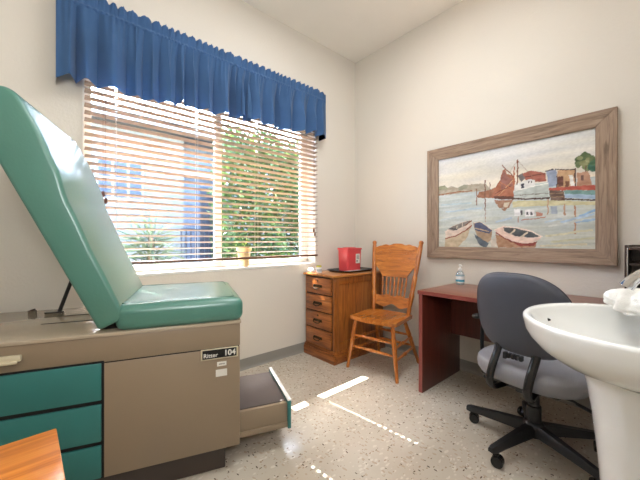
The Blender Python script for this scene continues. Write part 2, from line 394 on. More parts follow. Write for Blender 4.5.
for k in range(170):
    a = rnd.random() * 2 * PI; el = -0.5 + 1.9 * rnd.random(); L = .42 + .30 * rnd.random(); h = .55 + .85 * rnd.random()
    d = Vector((math.cos(a) * math.cos(el), math.sin(a) * math.cos(el), math.sin(el))); sde = d.cross(Vector((0, 0, 1))).normalized() * .022
    p = Vector((0, 0, h)); m1 = p + d * L * .5; t = p + d * L + Vector((0, 0, -.1 * L))
    v = [bm.verts.new(q) for q in (p - sde * .5, p + sde * .5, m1 + sde, t, m1 - sde)]; bm.faces.new(v)
obj('foliage', bm, M['yucca'], yuc)

# ------------------------------------------------------------------ window blind
blind = thing('window_blind', 'brown horizontal slat wood blind hanging half open in the window', 'blind', (1.09, 2.381, .938))
BX0, BX1, HW = OX0 + .009 - 1.09, OX1 - .016 - 1.09, .024
LAD = [.31 - 1.09, .825 - 1.09, 1.335 - 1.09, 1.90 - 1.09]
PITCH = .0447; NS = 28
bm = bmesh.new()
xs = sorted([BX0, BX1] + [l + s * .0065 for l in LAD for s in (-1, 1)]); ys = [-HW, -.0075, .0075, HW]; TILT = -.19
for k in range(NS):
    z = .058 + k * PITCH
    g = [[bm.verts.new((x, y, z + .0012 * (1 - (y / HW) ** 2) + TILT * y)) for y in ys] for x in xs]
    for i in range(len(xs) - 1):
        for j in range(3):
            if j == 1 and any(abs((xs[i] + xs[i + 1]) / 2 - l) < .003 for l in LAD[:3]): continue
            bm.faces.new((g[i][j], g[i + 1][j], g[i + 1][j + 1], g[i][j + 1]))
bmesh.ops.recalc_face_normals(bm, faces=bm.faces)
bmesh.ops.solidify(bm, geom=list(bm.faces), thickness=.0028)
obj('slats', bm, M['slat'], blind)
box_obj('bottom_rail', (BX0 - .004, -.023, 0), (BX1 + .004, .021, .018), M['rail'], blind, .004)
ZT = .058 + NS * PITCH
box_obj('head_rail', (BX0, -.024, ZT), (BX1, .024, ZT + .045), M['slat'], blind, .003)
for l in LAD:
    bm = bmesh.new()
    for y in (-.0262, .0262): add_tube(bm, [(l, y, .012), (l, y, ZT)], .0011, 5)
    for k in range(NS):
        z = .058 + k * PITCH - .0035; add_tube(bm, [(l - .0065, -.0262, z), (l - .0065, .0262, z)], .0007, 4)
    obj('ladder_cord', bm, M['cord'], blind)
for x, zb in ((.25 - 1.09, .33), (1.965 - 1.09, .14)):
    bm = bmesh.new(); add_tube(bm, [(x, -.034, ZT), (x + .002, -.034, zb + .1)], .0014, 5); add_tube(bm, [(x - .012, -.034, ZT), (x - .012, -.034, zb + .14)], .0014, 5)
    c = obj('lift_cord', bm, M['tassel'], blind)
    for dx, dz in ((.002, .1), (-.012, .14)):
        bm = bmesh.new(); add_lathe(bm, [(.003, 0), (.0085, -.012), (.0095, -.032), (.006, -.04)], 10, (x + dx, -.034, zb + dz)); obj('tassel', bm, M['tassel'], c, 60)

# pot on the sill
pot = thing('flower_pot', 'small beige pot with a green sprig standing on window sill', 'pot', (1.268, 2.478, OZ0))
bm = bmesh.new(); add_lathe(bm, [(.040, 0), (.042, .004), (.055, .12), (.056, .135), (.064, .137), (.066, .165), (.06, .168), (.056, .15), (.02, .146)], 28); obj('pot_body', bm, M['pot'], pot, 50)
bm = bmesh.new(); add_lathe(bm, [(.0575, .146), (.05, .153), (.02, .157)], 20); obj('soil', bm, M['soil'], pot, 60)
bm = bmesh.new()
add_tube(bm, catmull([(0, 0, .15), (.008, 0, .19), (.02, -.005, .225)], 4), .002, 6)
for (x, z, a) in ((.01, .19, .5), (.004, .185, 2.6), (.02, .215, .2), (.022, .225, 1.4), (.012, .21, 2.9)):
    d = Vector((math.cos(a), .2, math.sin(a) * .8 + .2)).normalized(); e = Vector((0, 1, .2)).cross(d).normalized() * .006; p = Vector((x, 0, z))
    t = bm.verts.new(p + d * .03); b0 = bm.verts.new(p); m1 = bm.verts.new(p + d * .015 + e); m2 = bm.verts.new(p + d * .015 - e); m3 = bm.verts.new(p + d * .015 + Vector((0, -.003, 0)))
    for f in ((b0, m1, m3), (m1, t, m3), (t, m2, m3), (m2, b0, m3)): bm.faces.new(f)
obj('sprig', bm, M['leaf'], pot)

# ------------------------------------------------------------------ valance
val = thing('window_valance', 'blue gathered fabric valance with ruffled top above window blind', 'curtain', (1.025, YW, 2.0))
VX0, VX1, VY = -1.012, 1.035, -.115
vr = random.Random(11)
nf = 21; cuts = [0.0]
while cuts[-1] < 1: cuts.append(cuts[-1] + (.35 + 1.3 * vr.random()) / nf)
cuts = [c / cuts[-1] for c in cuts]; amps = [.014 + .024 * vr.random() for _ in cuts]; flat = [vr.random() for _ in cuts]
hemj = [vr.random() for _ in cuts]; skew = [.3 + .4 * vr.random() for _ in cuts]
def wave(u):
    """depth of the fold (0 in a tuck, 1 on a panel), position in the fold, its number"""
    for i in range(len(cuts) - 1):
        if u <= cuts[i + 1]:
            t = (u - cuts[i]) / (cuts[i + 1] - cuts[i]); sk = skew[i]
            tt = .5 * t / sk if t < sk else .5 + .5 * (t - sk) / (1 - sk)
            return math.sin(PI * tt) ** (.6 if flat[i] > .7 else .85), t, i
    return 0, 0, 0
def hem(t, i, w):
    return .028 + .105 * t + .006 * math.sin(t * 23) + (hemj[i] - .5) * .03 * w - .014 * (1 - w)
def path(u):
    """u in 0..1 along valance incl. returns to the wall"""
    r = .03
    if u < r: return Vector((VX0, VY * (u / r), 0)), 0.0
    if u > 1 - r: return Vector((VX1, VY * ((1 - u) / r), 0)), 1.0
    t = (u - r) / (1 - 2 * r); return Vector((VX0 + (VX1 - VX0) * t, VY, 0)), t
def skirt(u, v):
    p, t = path(u); w, tt, i = wave(t); zt = .462; edge = min(1, min(t, 1 - t) * 25)
    z = zt + (hem(t, i, w) - zt) * v
    k = .25 + .75 * min(1, v * 1.5); A = (.048 + 1.5 * amps[i]) * k
    y = p.y + edge * (.055 * k - A * w) - .0035 * math.sin(t * 330 + 3 * math.sin(t * 40)) * max(0, 1 - v * 1.4) - .012 * v * edge
    y -= .024 * max(0, 1 - v * 4) * edge
    x = p.x + edge * .022 * k * math.sin(2 * PI * tt) * (1.2 if flat[i] > .4 else .3)
    if p.y > VY + .001: y = p.y
    return Vector((x, min(y, -.002), z))
bm = bmesh.new(); add_grid(bm, skirt, 1000, 14); bmesh.ops.solidify(bm, geom=list(bm.faces), thickness=.002)
obj('gathered_skirt', bm, M['blue'], val, 60)
def header(u, v):
    p, t = path(u); z = .462 + .085 * v; edge = min(1, min(t, 1 - t) * 25)
    ph = t * 2 * PI * 40 + 2.6 * math.sin(t * 17) + 1.4 * math.sin(t * 43)
    pocket = math.exp(-((v - .18) / .14) ** 2); band = max(0, (v - .36) / .64)
    pf = abs(math.sin(ph * .5)) ** .6 + .25 * abs(math.sin(ph * 1.15 + 1)) ** .6
    y = p.y - edge * (.012 * pocket + (.004 + .020 * band ** .8) * pf + .004 * pocket * math.sin(ph * 1.9))
    z += edge * band * .016 * (pf - .5); x = p.x + .004 * math.sin(ph) * band * edge
    if p.y > VY + .001: y = p.y
    return Vector((x, min(y, -.002), z))
bm = bmesh.new(); add_grid(bm, header, 1000, 14); bmesh.ops.solidify(bm, geom=list(bm.faces), thickness=.002)
obj('ruffled_header', bm, M['blue'], val, 60)
bm = bmesh.new(); add_tube(bm, [(VX0 + .008, -.004, .478), (VX0 + .008, VY + .055, .478), (VX0 + .02, VY + .045, .478), (VX1 - .02, VY + .045, .478), (VX1 - .008, VY + .055, .478), (VX1 - .008, -.004, .478)], .006, 8)
obj('curtain_rod', bm, M['white'], val, 60)

# ------------------------------------------------------------------ framed harbour painting
PAINT = [
  ('p',(178,166,146),[(-0.007,0.691),(0.063,0.667),(0.106,0.682),(0.172,0.648),(0.228,0.671),(0.297,0.669),(0.37,0.66),(0.413,0.586),(0.267,0.589),(-0.007,0.587)]),
  ('p',(150,150,120),[(0.002,0.695),(0.055,0.697),(0.081,0.653),(0.002,0.655)]),
  ('p',(152,150,128),[(0.164,0.655),(0.212,0.679),(0.244,0.663),(0.228,0.628),(0.172,0.626)]),
  ('l',(160,108,80),[(-0.007,0.598),(0.148,0.603),(0.274,0.604)],0.008),
  ('p',(160,110,84),[(0.312,0.529),(0.327,0.579),(0.406,0.587),(0.44,0.612),(0.44,0.5),(0.327,0.516)]),
  ('p',(166,104,78),[(0.413,0.515),(0.44,0.602),(0.474,0.676),(0.494,0.771),(0.507,0.778),(0.52,0.726),(0.559,0.698),(0.572,0.666),(0.565,0.492),(0.454,0.488)]),
  ('p',(150,100,90),[(0.474,0.676),(0.501,0.76),(0.527,0.695),(0.559,0.668),(0.553,0.602),(0.481,0.575)]),
  ('l',(205,165,120),[(0.461,0.518),(0.559,0.659)],0.004),
  ('l',(110,66,52),[(0.44,0.541),(0.54,0.604)],0.004),
  ('l',(195,120,80),[(0.474,0.656),(0.559,0.561)],0.004),
  ('p',(96,58,46),[(0.427,0.523),(0.565,0.497),(0.565,0.468),(0.44,0.49)]),
  ('p',(166,96,80),[(0.605,0.703),(0.67,0.725),(0.751,0.686),(0.751,0.608),(0.692,0.613),(0.633,0.644)]),
  ('p',(120,112,112),[(0.584,0.692),(0.615,0.714),(0.633,0.663),(0.609,0.63)]),
  ('p',(150,160,182),[(0.751,0.707),(0.81,0.7),(0.813,0.561),(0.768,0.554)]),
  ('p',(202,162,124),[(0.81,0.693),(0.905,0.682),(0.905,0.521),(0.813,0.537)]),
  ('p',(108,66,56),[(0.816,0.634),(0.845,0.637),(0.845,0.549),(0.816,0.545)]),
  ('p',(120,80,60),[(0.855,0.591),(0.875,0.587),(0.875,0.535),(0.855,0.538)]),
  ('p',(238,236,232),[(0.873,0.639),(0.89,0.635),(0.904,0.53),(0.885,0.531)]),
  ('l',(62,56,56),[(0.748,0.7),(0.792,0.705)],0.007),
  ('l',(62,56,56),[(0.803,0.704),(0.905,0.68)],0.006),
  ('l',(90,60,50),[(0.905,0.684),(0.905,0.538)],0.006),
  ('l',(96,70,60),[(0.813,0.643),(0.813,0.43)],0.007),
  ('l',(120,70,56),[(0.633,0.672),(0.748,0.68)],0.006),
  ('b',(88,104,66),(0.934,0.753),0.029),
  ('b',(78,96,58),(0.953,0.773),0.029),
  ('b',(96,112,70),(0.977,0.75),0.023),
  ('b',(104,118,78),(0.92,0.723),0.019),
  ('b',(112,124,80),(0.968,0.694),0.027),
  ('b',(62,108,88),(0.986,0.681),0.025),
  ('b',(80,116,84),(0.991,0.713),0.018),
  ('b',(140,142,98),(0.944,0.725),0.019),
  ('b',(150,150,108),(0.963,0.745),0.014),
  ('b',(130,136,92),(0.929,0.771),0.013),
  ('l',(110,80,60),[(0.953,0.697),(0.953,0.613)],0.006),
  ('p',(182,138,112),[(0.913,0.649),(0.966,0.65),(0.984,0.555),(0.984,0.524),(0.913,0.524)]),
  ('p',(110,80,72),[(0.929,0.618),(0.942,0.624),(0.946,0.581),(0.934,0.575)]),
  ('p',(188,92,76),[(0.768,0.545),(1.002,0.529),(1.002,0.487),(0.768,0.521)]),
  ('p',(112,88,76),[(0.768,0.524),(0.845,0.511),(0.85,0.421),(0.776,0.426)]),
  ('l',(170,140,110),[(0.776,0.494),(0.845,0.487)],0.003),
  ('l',(170,140,110),[(0.776,0.462),(0.845,0.457)],0.003),
  ('p',(120,156,150),[(0.846,0.512),(1.002,0.487),(1.002,0.446),(0.851,0.474)]),
  ('p',(168,190,212),[(0.851,0.478),(1.002,0.45),(1.002,0.413),(0.857,0.442)]),
  ('l',(78,52,44),[(0.839,0.435),(0.91,0.419),(1.002,0.405)],0.008),
  ('p',(190,196,190),[(0.561,0.553),(0.595,0.558),(0.698,0.582),(0.765,0.595),(0.767,0.459),(0.565,0.483)]),
  ('p',(228,226,222),[(0.562,0.561),(0.572,0.613),(0.605,0.628),(0.643,0.644),(0.67,0.646),(0.692,0.629),(0.695,0.58),(0.596,0.556)]),
  ('p',(60,58,70),[(0.606,0.611),(0.623,0.615),(0.625,0.573),(0.607,0.57)]),
  ('p',(80,76,84),[(0.648,0.63),(0.658,0.631),(0.658,0.611),(0.648,0.608)]),
  ('p',(80,76,84),[(0.667,0.631),(0.677,0.631),(0.677,0.613),(0.667,0.611)]),
  ('l',(240,238,230),[(0.562,0.551),(0.698,0.577),(0.765,0.59)],0.005),
  ('l',(120,110,100),[(0.565,0.507),(0.765,0.5)],0.004),
  ('l',(74,52,42),[(0.553,0.477),(0.669,0.459),(0.767,0.453)],0.01),
  ('l',(126,76,54),[(0.587,0.846),(0.585,0.615)],0.007),
  ('l',(176,100,66),[(0.567,0.783),(0.565,0.619)],0.006),
  ('l',(128,72,52),[(0.488,0.822),(0.562,0.687)],0.006),
  ('l',(150,120,100),[(0.587,0.846),(0.692,0.632)],0.002),
  ('l',(150,120,100),[(0.587,0.846),(0.52,0.706)],0.002),
  ('l',(126,88,68),[(0.37,0.691),(0.373,0.386)],0.007),
  ('l',(140,100,80),[(0.308,0.614),(0.308,0.445)],0.006),
  ('l',(140,100,80),[(0.406,0.659),(0.406,0.516)],0.005),
  ('p',(206,198,156),[(0.556,0.455),(0.763,0.434),(1.0,0.393),(1.0,0.364),(0.763,0.387),(0.556,0.392)]),
  ('p',(158,116,92),[(0.434,0.481),(0.559,0.464),(0.546,0.427),(0.447,0.439)]),
  ('p',(158,116,92),[(0.454,0.438),(0.546,0.427),(0.533,0.389),(0.468,0.396)]),
  ('p',(158,116,92),[(0.481,0.395),(0.52,0.391),(0.507,0.362),(0.494,0.364)]),
  ('p',(205,190,165),[(0.501,0.442),(0.54,0.447),(0.527,0.4),(0.494,0.403)]),
  ('p',(228,226,224),[(0.565,0.376),(0.603,0.377),(0.603,0.305),(0.568,0.308)]),
  ('p',(232,228,226),[(0.63,0.365),(0.686,0.359),(0.686,0.298),(0.633,0.298)]),
  ('p',(70,66,70),[(0.603,0.363),(0.618,0.361),(0.618,0.313),(0.603,0.315)]),
  ('p',(80,76,80),[(0.639,0.34),(0.651,0.339),(0.651,0.311),(0.639,0.312)]),
  ('p',(80,76,80),[(0.666,0.337),(0.674,0.337),(0.674,0.309),(0.666,0.309)]),
  ('l',(172,112,92),[(0.615,0.266),(0.686,0.275),(0.748,0.284)],0.006),
  ('l',(170,130,110),[(0.59,0.296),(0.59,0.248)],0.006),
  ('p',(176,120,100),[(0.692,0.335),(0.732,0.322),(0.732,0.295),(0.698,0.297)]),
  ('l',(180,130,100),[(0.902,0.367),(0.903,0.135)],0.009),
  ('l',(180,140,112),[(0.85,0.39),(0.85,0.294)],0.008),
  ('l',(190,150,122),[(0.762,0.437),(0.762,0.31)],0.007),
  ('l',(160,130,112),[(0.373,0.376),(0.373,0.262)],0.005),
  ('p',(156,164,176),[(0.776,0.381),(0.813,0.377),(0.813,0.306),(0.781,0.309)]),
  ('l',(148,182,212),[(0.925,0.279),(1.0,0.322)],0.012),
  ('l',(176,196,212),[(0.834,0.233),(0.991,0.29)],0.012),
  ('l',(156,186,210),[(0.91,0.229),(1.0,0.248)],0.012),
  ('l',(202,204,196),[(0.77,0.201),(0.934,0.244)],0.012),
  ('l',(206,200,168),[(0.754,0.111),(0.982,0.158)],0.012),
  ('l',(196,192,160),[(0.781,0.057),(0.991,0.091)],0.012),
  ('l',(206,196,166),[(0.726,0.02),(0.958,0.041)],0.012),
  ('l',(186,202,206),[(0.02,0.479),(0.267,0.471)],0.012),
  ('l',(184,200,208),[(0.063,0.394),(0.341,0.41)],0.012),
  ('l',(196,204,204),[(0.02,0.307),(0.204,0.327)],0.012),
  ('l',(178,194,206),[(0.447,0.257),(0.546,0.29)],0.012),
  ('l',(190,204,212),[(0.748,0.239),(0.834,0.26)],0.012),
  ('p',(192,172,142),[(0.055,0.088),(0.156,0.115),(0.267,0.215),(0.236,0.098),(0.156,-0.012),(0.055,-0.015)]),
  ('p',(216,196,180),[(0.055,0.174),(0.109,0.225),(0.199,0.272),(0.271,0.286),(0.277,0.236),(0.199,0.152),(0.134,0.111),(0.062,0.09)]),
  ('p',(126,118,110),[(0.081,0.195),(0.106,0.22),(0.199,0.267),(0.265,0.281),(0.236,0.238),(0.134,0.182)]),
  ('l',(206,190,170),[(0.148,0.198),(0.156,0.231)],0.006),
  ('l',(70,66,70),[(0.098,0.206),(0.156,0.194)],0.009),
  ('l',(120,70,52),[(0.22,0.233),(0.267,0.281)],0.008),
  ('l',(206,190,170),[(0.196,0.223),(0.2,0.261)],0.006),
  ('l',(140,78,58),[(0.058,0.092),(0.148,0.12),(0.212,0.169),(0.268,0.225)],0.009),
  ('p',(92,102,112),[(0.289,0.14),(0.397,0.045),(0.378,-0.007),(0.327,0.023)]),
  ('p',(200,190,176),[(0.406,0.065),(0.454,0.116),(0.501,0.016),(0.413,0.004)]),
  ('p',(168,142,116),[(0.283,0.259),(0.341,0.267),(0.42,0.179),(0.413,0.076),(0.387,0.05),(0.307,0.125)]),
  ('p',(80,86,112),[(0.289,0.254),(0.341,0.262),(0.417,0.174),(0.397,0.141),(0.295,0.179)]),
  ('l',(190,166,140),[(0.297,0.203),(0.392,0.163)],0.007),
  ('l',(214,200,182),[(0.285,0.257),(0.341,0.266),(0.42,0.179)],0.005),
  ('p',(168,128,98),[(0.44,0.136),(0.553,0.066),(0.698,0.047),(0.692,0.001),(0.461,0.0)]),
  ('p',(140,62,52),[(0.54,0.075),(0.609,0.046),(0.703,0.061),(0.686,0.019),(0.596,0.018)]),
  ('p',(226,198,182),[(0.436,0.179),(0.503,0.214),(0.59,0.191),(0.669,0.159),(0.733,0.106),(0.703,0.066),(0.674,0.047),(0.605,0.041),(0.546,0.062),(0.462,0.131)]),
  ('p',(84,88,90),[(0.494,0.202),(0.546,0.196),(0.609,0.175),(0.669,0.152),(0.726,0.109),(0.657,0.098),(0.572,0.114),(0.501,0.165)]),
  ('l',(206,190,166),[(0.54,0.139),(0.572,0.172)],0.01),
  ('l',(206,190,166),[(0.609,0.109),(0.645,0.146)],0.01),
  ('l',(236,216,200),[(0.437,0.177),(0.501,0.212),(0.596,0.188),(0.669,0.157),(0.732,0.106)],0.006),
  ('l',(128,60,48),[(0.447,0.151),(0.501,0.095),(0.553,0.058),(0.621,0.037),(0.68,0.041)],0.008),
]
PW, PH = 1.052, .770
pic = thing('framed_painting', 'large framed harbor painting with moored rowboats on right wall', 'painting', (XR, .857, 1.427))
def stick(name, a, b, c, d, m):     # four (y,z) corners, clockwise
    bm = bmesh.new(); n = 4; fr = lambda y, z, t: Vector((t, y, z))
    # profile: slightly raised outer edge, dished towards the canvas
    A = [bm.verts.new((-.002, *p)) for p in (a, b, c, d)]; B = [bm.verts.new((-.036, *p)) for p in (a, b)] + [bm.verts.new((-.026, *p)) for p in (c, d)]
    bm.faces.new(A); bm.faces.new(B)
    for k in range(4): bm.faces.new((A[k], A[(k + 1) % 4], B[(k + 1) % 4], B[k]))
    es = [e for e in bm.edges if e.verts[0] in B and e.verts[1] in B]
    bmesh.ops.bevel(bm, geom=es, offset=.003, segments=2, affect='EDGES')
    return obj(name, bm, m, pic, 40)
oy, oz, iy, iz = .628, .484, .526, .385
stick('frame_rail', (oy, oz), (-oy, oz), (-iy, iz), (iy, iz), M['frame']); stick('frame_rail', (-oy, -oz), (oy, -oz), (iy, -iz), (-iy, -iz), M['frame'])
stick('frame_stile', (oy, -oz), (oy, oz), (iy, iz), (iy, -iz), M['framev']); stick('frame_stile', (-oy, oz), (-oy, -oz), (-iy, -iz), (-iy, iz), M['framev'])
def paint(W, H):
    rg = np.random.RandomState(5)
    uu, vv = np.meshgrid((np.arange(W)) / (W - 1), (np.arange(H)) / (H - 1))
    def sm(n, m):
        a = rg.rand(n, m); yi = np.linspace(0, n - 1, H); xi = np.linspace(0, m - 1, W)
        y0 = np.clip(yi.astype(int), 0, n - 2); x0 = np.clip(xi.astype(int), 0, m - 2); fy = (yi - y0)[:, None]; fx = (xi - x0)[None]
        return (a[y0][:, x0] * (1 - fy) * (1 - fx) + a[y0 + 1][:, x0] * fy * (1 - fx) + a[y0][:, x0 + 1] * (1 - fy) * fx + a[y0 + 1][:, x0 + 1] * fy * fx)
    img = np.zeros((H, W, 3)); s = np.clip((vv - .62) / .38, 0, 1)[..., None]
    skyc = (1 - s) * np.array([232, 222, 204]) + s * np.array([216, 216, 216])
    st = sm(26, 5)[..., None]; skyc = skyc + (st - .5) * np.array([26, 22, 14]) + (sm(14, 7)[..., None] - .5) * np.array([8, 10, 20])
    w = np.clip(vv / .62, 0, 1)[..., None]
    wat = w * np.array([198, 206, 204]) + (1 - w) * np.array([196, 196, 184])
    wat = wat + (sm(46, 7)[..., None] - .5) * np.array([34, 28, 22]) + (sm(80, 14)[..., None] - .5) * np.array([18, 18, 26])
    img[:] = np.where(vv[..., None] > .6, skyc, wat)
    asp = W / H
    for q in PAINT:
        ju = (sm(40, 60) - .5) * .008; jv = (sm(40, 60) - .5) * .008; U = uu + ju; V = vv + jv
        if q[0] == 'p':
            pts = q[2]; ins = np.zeros((H, W), bool); j = len(pts) - 1
            for i in range(len(pts)):
                xi, yi = pts[i]; xj, yj = pts[j]
                if yi != yj: ins ^= ((yi > V) != (yj > V)) & (U < (xj - xi) * (V - yi) / (yj - yi) + xi)
                j = i
            mask = ins
        elif q[0] == 'l':
            mask = np.zeros((H, W), bool)
            for a, b in zip(q[2], q[2][1:]):
                ax, ay, bx, by = a[0] * asp, a[1], b[0] * asp, b[1]; dx, dy = bx - ax, by - ay; L = dx * dx + dy * dy + 1e-9
                t = np.clip(((U * asp - ax) * dx + (V - ay) * dy) / L, 0, 1)
                mask |= ((U * asp - ax - t * dx) ** 2 + (V - ay - t * dy) ** 2) < (q[3] * .75) ** 2
        else:
            mask = ((U - q[2][0]) * asp) ** 2 + (V - q[2][1]) ** 2 < (q[3] * asp * (.8 + .5 * sm(40, 60))) ** 2
        c = np.array(q[1], float) + (sm(50, 50)[..., None] - .5) * 34
        img[mask] = c[mask]
    img += (sm(H // 2, W // 3)[..., None] - .5) * 14
    img = np.clip(img, 0, 255) / 255.0
    return np.where(img <= .04045, img / 12.92, ((img + .055) / 1.055) ** 2.4)
CW, CH = 300, 220
tex = paint(CW, CH)
bm = bmesh.new()
g = [[bm.verts.new((-.012, PW / 2 - PW * i / (CW - 1), -PH / 2 + PH * j / (CH - 1))) for i in range(CW)] for j in range(CH)]
for j in range(CH - 1):
    for i in range(CW - 1): bm.faces.new((g[j][i], g[j][i + 1], g[j + 1][i + 1], g[j + 1][i]))
bm.verts.index_update()
me = bpy.data.meshes.new('canvas'); bm.to_mesh(me); bm.free()
at = me.color_attributes.new('paint', 'FLOAT_COLOR', 'POINT')
rgba = np.ones((CH * CW, 4), np.float32); rgba[:, :3] = tex.reshape(-1, 3); at.data.foreach_set('color', rgba.ravel())
m, nt, b = new_mat('oil_paint'); an = nt.nodes.new('ShaderNodeVertexColor'); an.layer_name = 'paint'; nt.links.new(an.outputs[0], b.inputs['Base Color']); setin(b, Roughness=0.45)
bump(nt, b, noise(nt, coords(nt), 60, 3), 0.15, 0.003)
me.materials.append(m); cv = bpy.data.objects.new('canvas', me); COL.objects.link(cv); cv.parent = pic
box_obj('backing', (-.011, -PW / 2, -PH / 2), (-.003, PW / 2, PH / 2), M['darkwood'], pic)

# ------------------------------------------------------------------ exam table
exam = thing('exam_table', 'taupe medical exam table with raised mint green vinyl backrest and teal drawers', 'exam table', (.702, 1.371, 0), math.radians(-18.7))
S0 = -1.32
def eb(name, lo, hi, m, bev=0.0, label=None, parent=None): return box_obj(name, lo, hi, m, parent or exam, bev, label)
eb('plinth', (S0 + .05, .03, 0), (-.085, .58, .112), M['plinth'], .004)
eb('cabinet_body', (S0, 0, .112), (-.02, .62, .588), M['taupe'], .004)
eb('upper_panel', (S0, -.001, .592), (-.019, .621, .698), M['taupe'], .004)
eb('seam_shade', (S0 + .004, .003, .586), (-.024, .617, .594), M['gapshade'])  # near-black filler stands in for shade in the groove
eb('tray_top', (S0 - .01, -.006, .698), (-.015, .626, .714), M['tray'], .004)
eb('drawer_shade_sheet', (-1.21, -.0035, .116), (-.571, .004, .599), M['gapshade'])  # near-black sheet stands in for shade between the drawer fronts
for z0, z1 in ((.441, .592), (.272, .424), (.122, .255)):
    eb('drawer_front', (-1.20, -.014, z0), (-.579, -.003, z1), M['teal'], .003)
bm = bmesh.new(); add_box(bm, (-.99, -.020, .640), (-.832, -.0015, .664), .006); add_box(bm, (-.99, -.030, .634), (-.84, -.018, .646), .004)
obj('drawer_handle', bm, M['cream'], exam, 40)
# name plate with its lettering, two stickers
npl = eb('name_plate', (-.197, -.0045, .541), (-.030, -.0008, .592), M['cream'], .002)
pf = eb('plate_face', (-.190, -.0055, .547), (-.037, -.003, .587), M['blackgloss'], 0, None, npl)
def text(name, body, size, loc, m, parent, ext=.0006, bold=.0):
    c = bpy.data.curves.new(name + '_c', 'FONT'); c.body = body; c.size = size; c.extrude = ext; c.offset = bold; c.align_x = 'LEFT'
    t = bpy.data.objects.new(name + '_t', c); COL.objects.link(t); bpy.context.view_layer.update()
    me = bpy.data.meshes.new_from_object(t.evaluated_get(bpy.context.evaluated_depsgraph_get())); bpy.data.objects.remove(t)
    me.name = name; me.materials.clear(); me.materials.append(m); o = bpy.data.objects.new(name, me); COL.objects.link(o); o.parent = parent; o.location = loc; o.rotation_euler = (PI/2, 0, 0); return o
text('lettering', 'Ritter', .027, (-.186, -.0058, .5535), M['sticker'], npl, bold=.0004)
text('lettering', '104', .036, (-.095, -.0058, .555), M['sticker'], npl, bold=.001)
eb('sticker', (-.125, -.003, .506), (-.083, .0, .526), M['sticker']); eb('sticker', (-.131, -.003, .458), (-.080, .0, .490), M['sticker'])
bm = bmesh.new()
for k in range(5): add_box(bm, (-.117 + k * .0055, -.0036, .513), (-.114 + k * .0055, -.0028, .519))
obj('printed_marks', bm, M['plinth'], exam)
# cushions
def cushion(name, lo, hi, parent, mtx, bulge=.012):
    bm = bmesh.new(); lo = Vector(lo); hi = Vector(hi); c = (lo + hi) / 2; h = (hi - lo) / 2
    add_box(bm, lo, hi, .036, 5)
    bmesh.ops.subdivide_edges(bm, edges=[e for e in bm.edges if e.calc_length() > .09], cuts=7, use_grid_fill=True)
    for v in bm.verts:
        d = v.co - c; px, py, pz = (abs(d.x) / h.x, abs(d.y) / h.y, abs(d.z) / h.z)
        if d.z > 0 and pz > .9: v.co.z += bulge * (1 - min(1, px) ** 2) * (1 - min(1, py) ** 2)
        if py > .9: v.co.y += math.copysign(.004, d.y) * (1 - min(1, px) ** 4)
        if mtx is None: v.co.z += 0.0012 * math.sin(v.co.x * 34 + v.co.y * 11)
    if mtx is not None: bm.transform(mtx)
    return obj(name, bm, M['mint'], parent, 60)
def piping(parent, x0, x1, y0, y1, z, mtx, r=.02):
    pts = []
    for cx, cy, a0 in ((x1 - r, y1 - r, 0), (x0 + r, y1 - r, PI/2), (x0 + r, y0 + r, PI), (x1 - r, y0 + r, 1.5 * PI)):
        for k in range(5): a = a0 + k * PI / 8; pts.append(Vector((cx + r * math.cos(a), cy + r * math.sin(a), z)))
    pts.append(pts[0].copy())
    bm = bmesh.new(); add_tube(bm, pts, .0028, 6)
    if mtx is not None: bm.transform(mtx)
    return obj('seam_piping', bm, M['greenvinyl'], parent, 60)
seat = cushion('seat_cushion', (-.535, -.012, .712), (-.004, .632, .824), exam, None)
piping(seat, -.52, -.045, .030, .600, .8245, None)
AN = math.radians(64.8)
# backrest frame: t runs up along the backrest, w is its thickness (towards the patient)
dt = Vector((-math.cos(AN), 0, math.sin(AN))); dw = Vector((math.sin(AN), 0, math.cos(AN))); dv = Vector((0, 1, 0))
org = Vector((-.596, 0, .737))
mtx = Matrix((( dt.x, dv.x, dw.x, org.x), (dt.y, dv.y, dw.y, org.y), (dt.z, dv.z, dw.z, org.z), (0, 0, 0, 1)))
def back_front(t):       # thickness of the padded backrest along its length
    P = ((-.02, .10), (.03, .112), (.25, .119), (.49, .133), (.66, .158), (.80, .168), (.90, .166), (1.0, .158))
    for (a, wa), (b, wb) in zip(P, P[1:]):
        if t <= b: k = (t - a) / (b - a); k = k * k * (3 - 2 * k); return wa + (wb - wa) * k
    return P[-1][1]
bm = bmesh.new(); rings = []; TL = 1.0
st_t = [-.012, -.010, -.004] + [i * .03 for i in range(0, 32)] + [.945, .96, .972, .982, .99, .996, TL]
for t in st_t:
    w = back_front(t); e = 0.0
    if t > .93: q = (t - .93) / (TL - .93); e = (1 - math.sqrt(max(0, 1 - q * q))) * .065
    if t < 0: e = (-t / .012) ** 2 * .014
    lo, hi = e * .6, w - e; hv = .318 - e * .5; c = (lo + hi) / 2; h = (hi - lo) / 2
    ring = []
    for a, b in rrect(h, hv, min(.017, h * .9), 4):
        fr = max(0.0, a / h) ** 6; puff = .003 * fr * (1 - (b / hv) ** 2) * min(1, max(0, (t - .0) / .06)) * min(1, max(0, (TL - t) / .08))
        wob = .0009 * fr * math.sin(t * 26 + b * 5) * (1 - (b / hv) ** 4)
        ring.append(bm.verts.new(mtx @ Vector((t, .309 + b, c + a + puff + wob))))
    rings.append(ring)
for r0, r1 in zip(rings, rings[1:]):
    for k in range(len(r0)): bm.faces.new((r0[k], r0[(k + 1) % len(r0)], r1[(k + 1) % len(r0)], r1[k]))
bm.faces.new(rings[0]); bm.faces.new(rings[-1])
back = obj('backrest', bm, M['mint'], exam, 60)
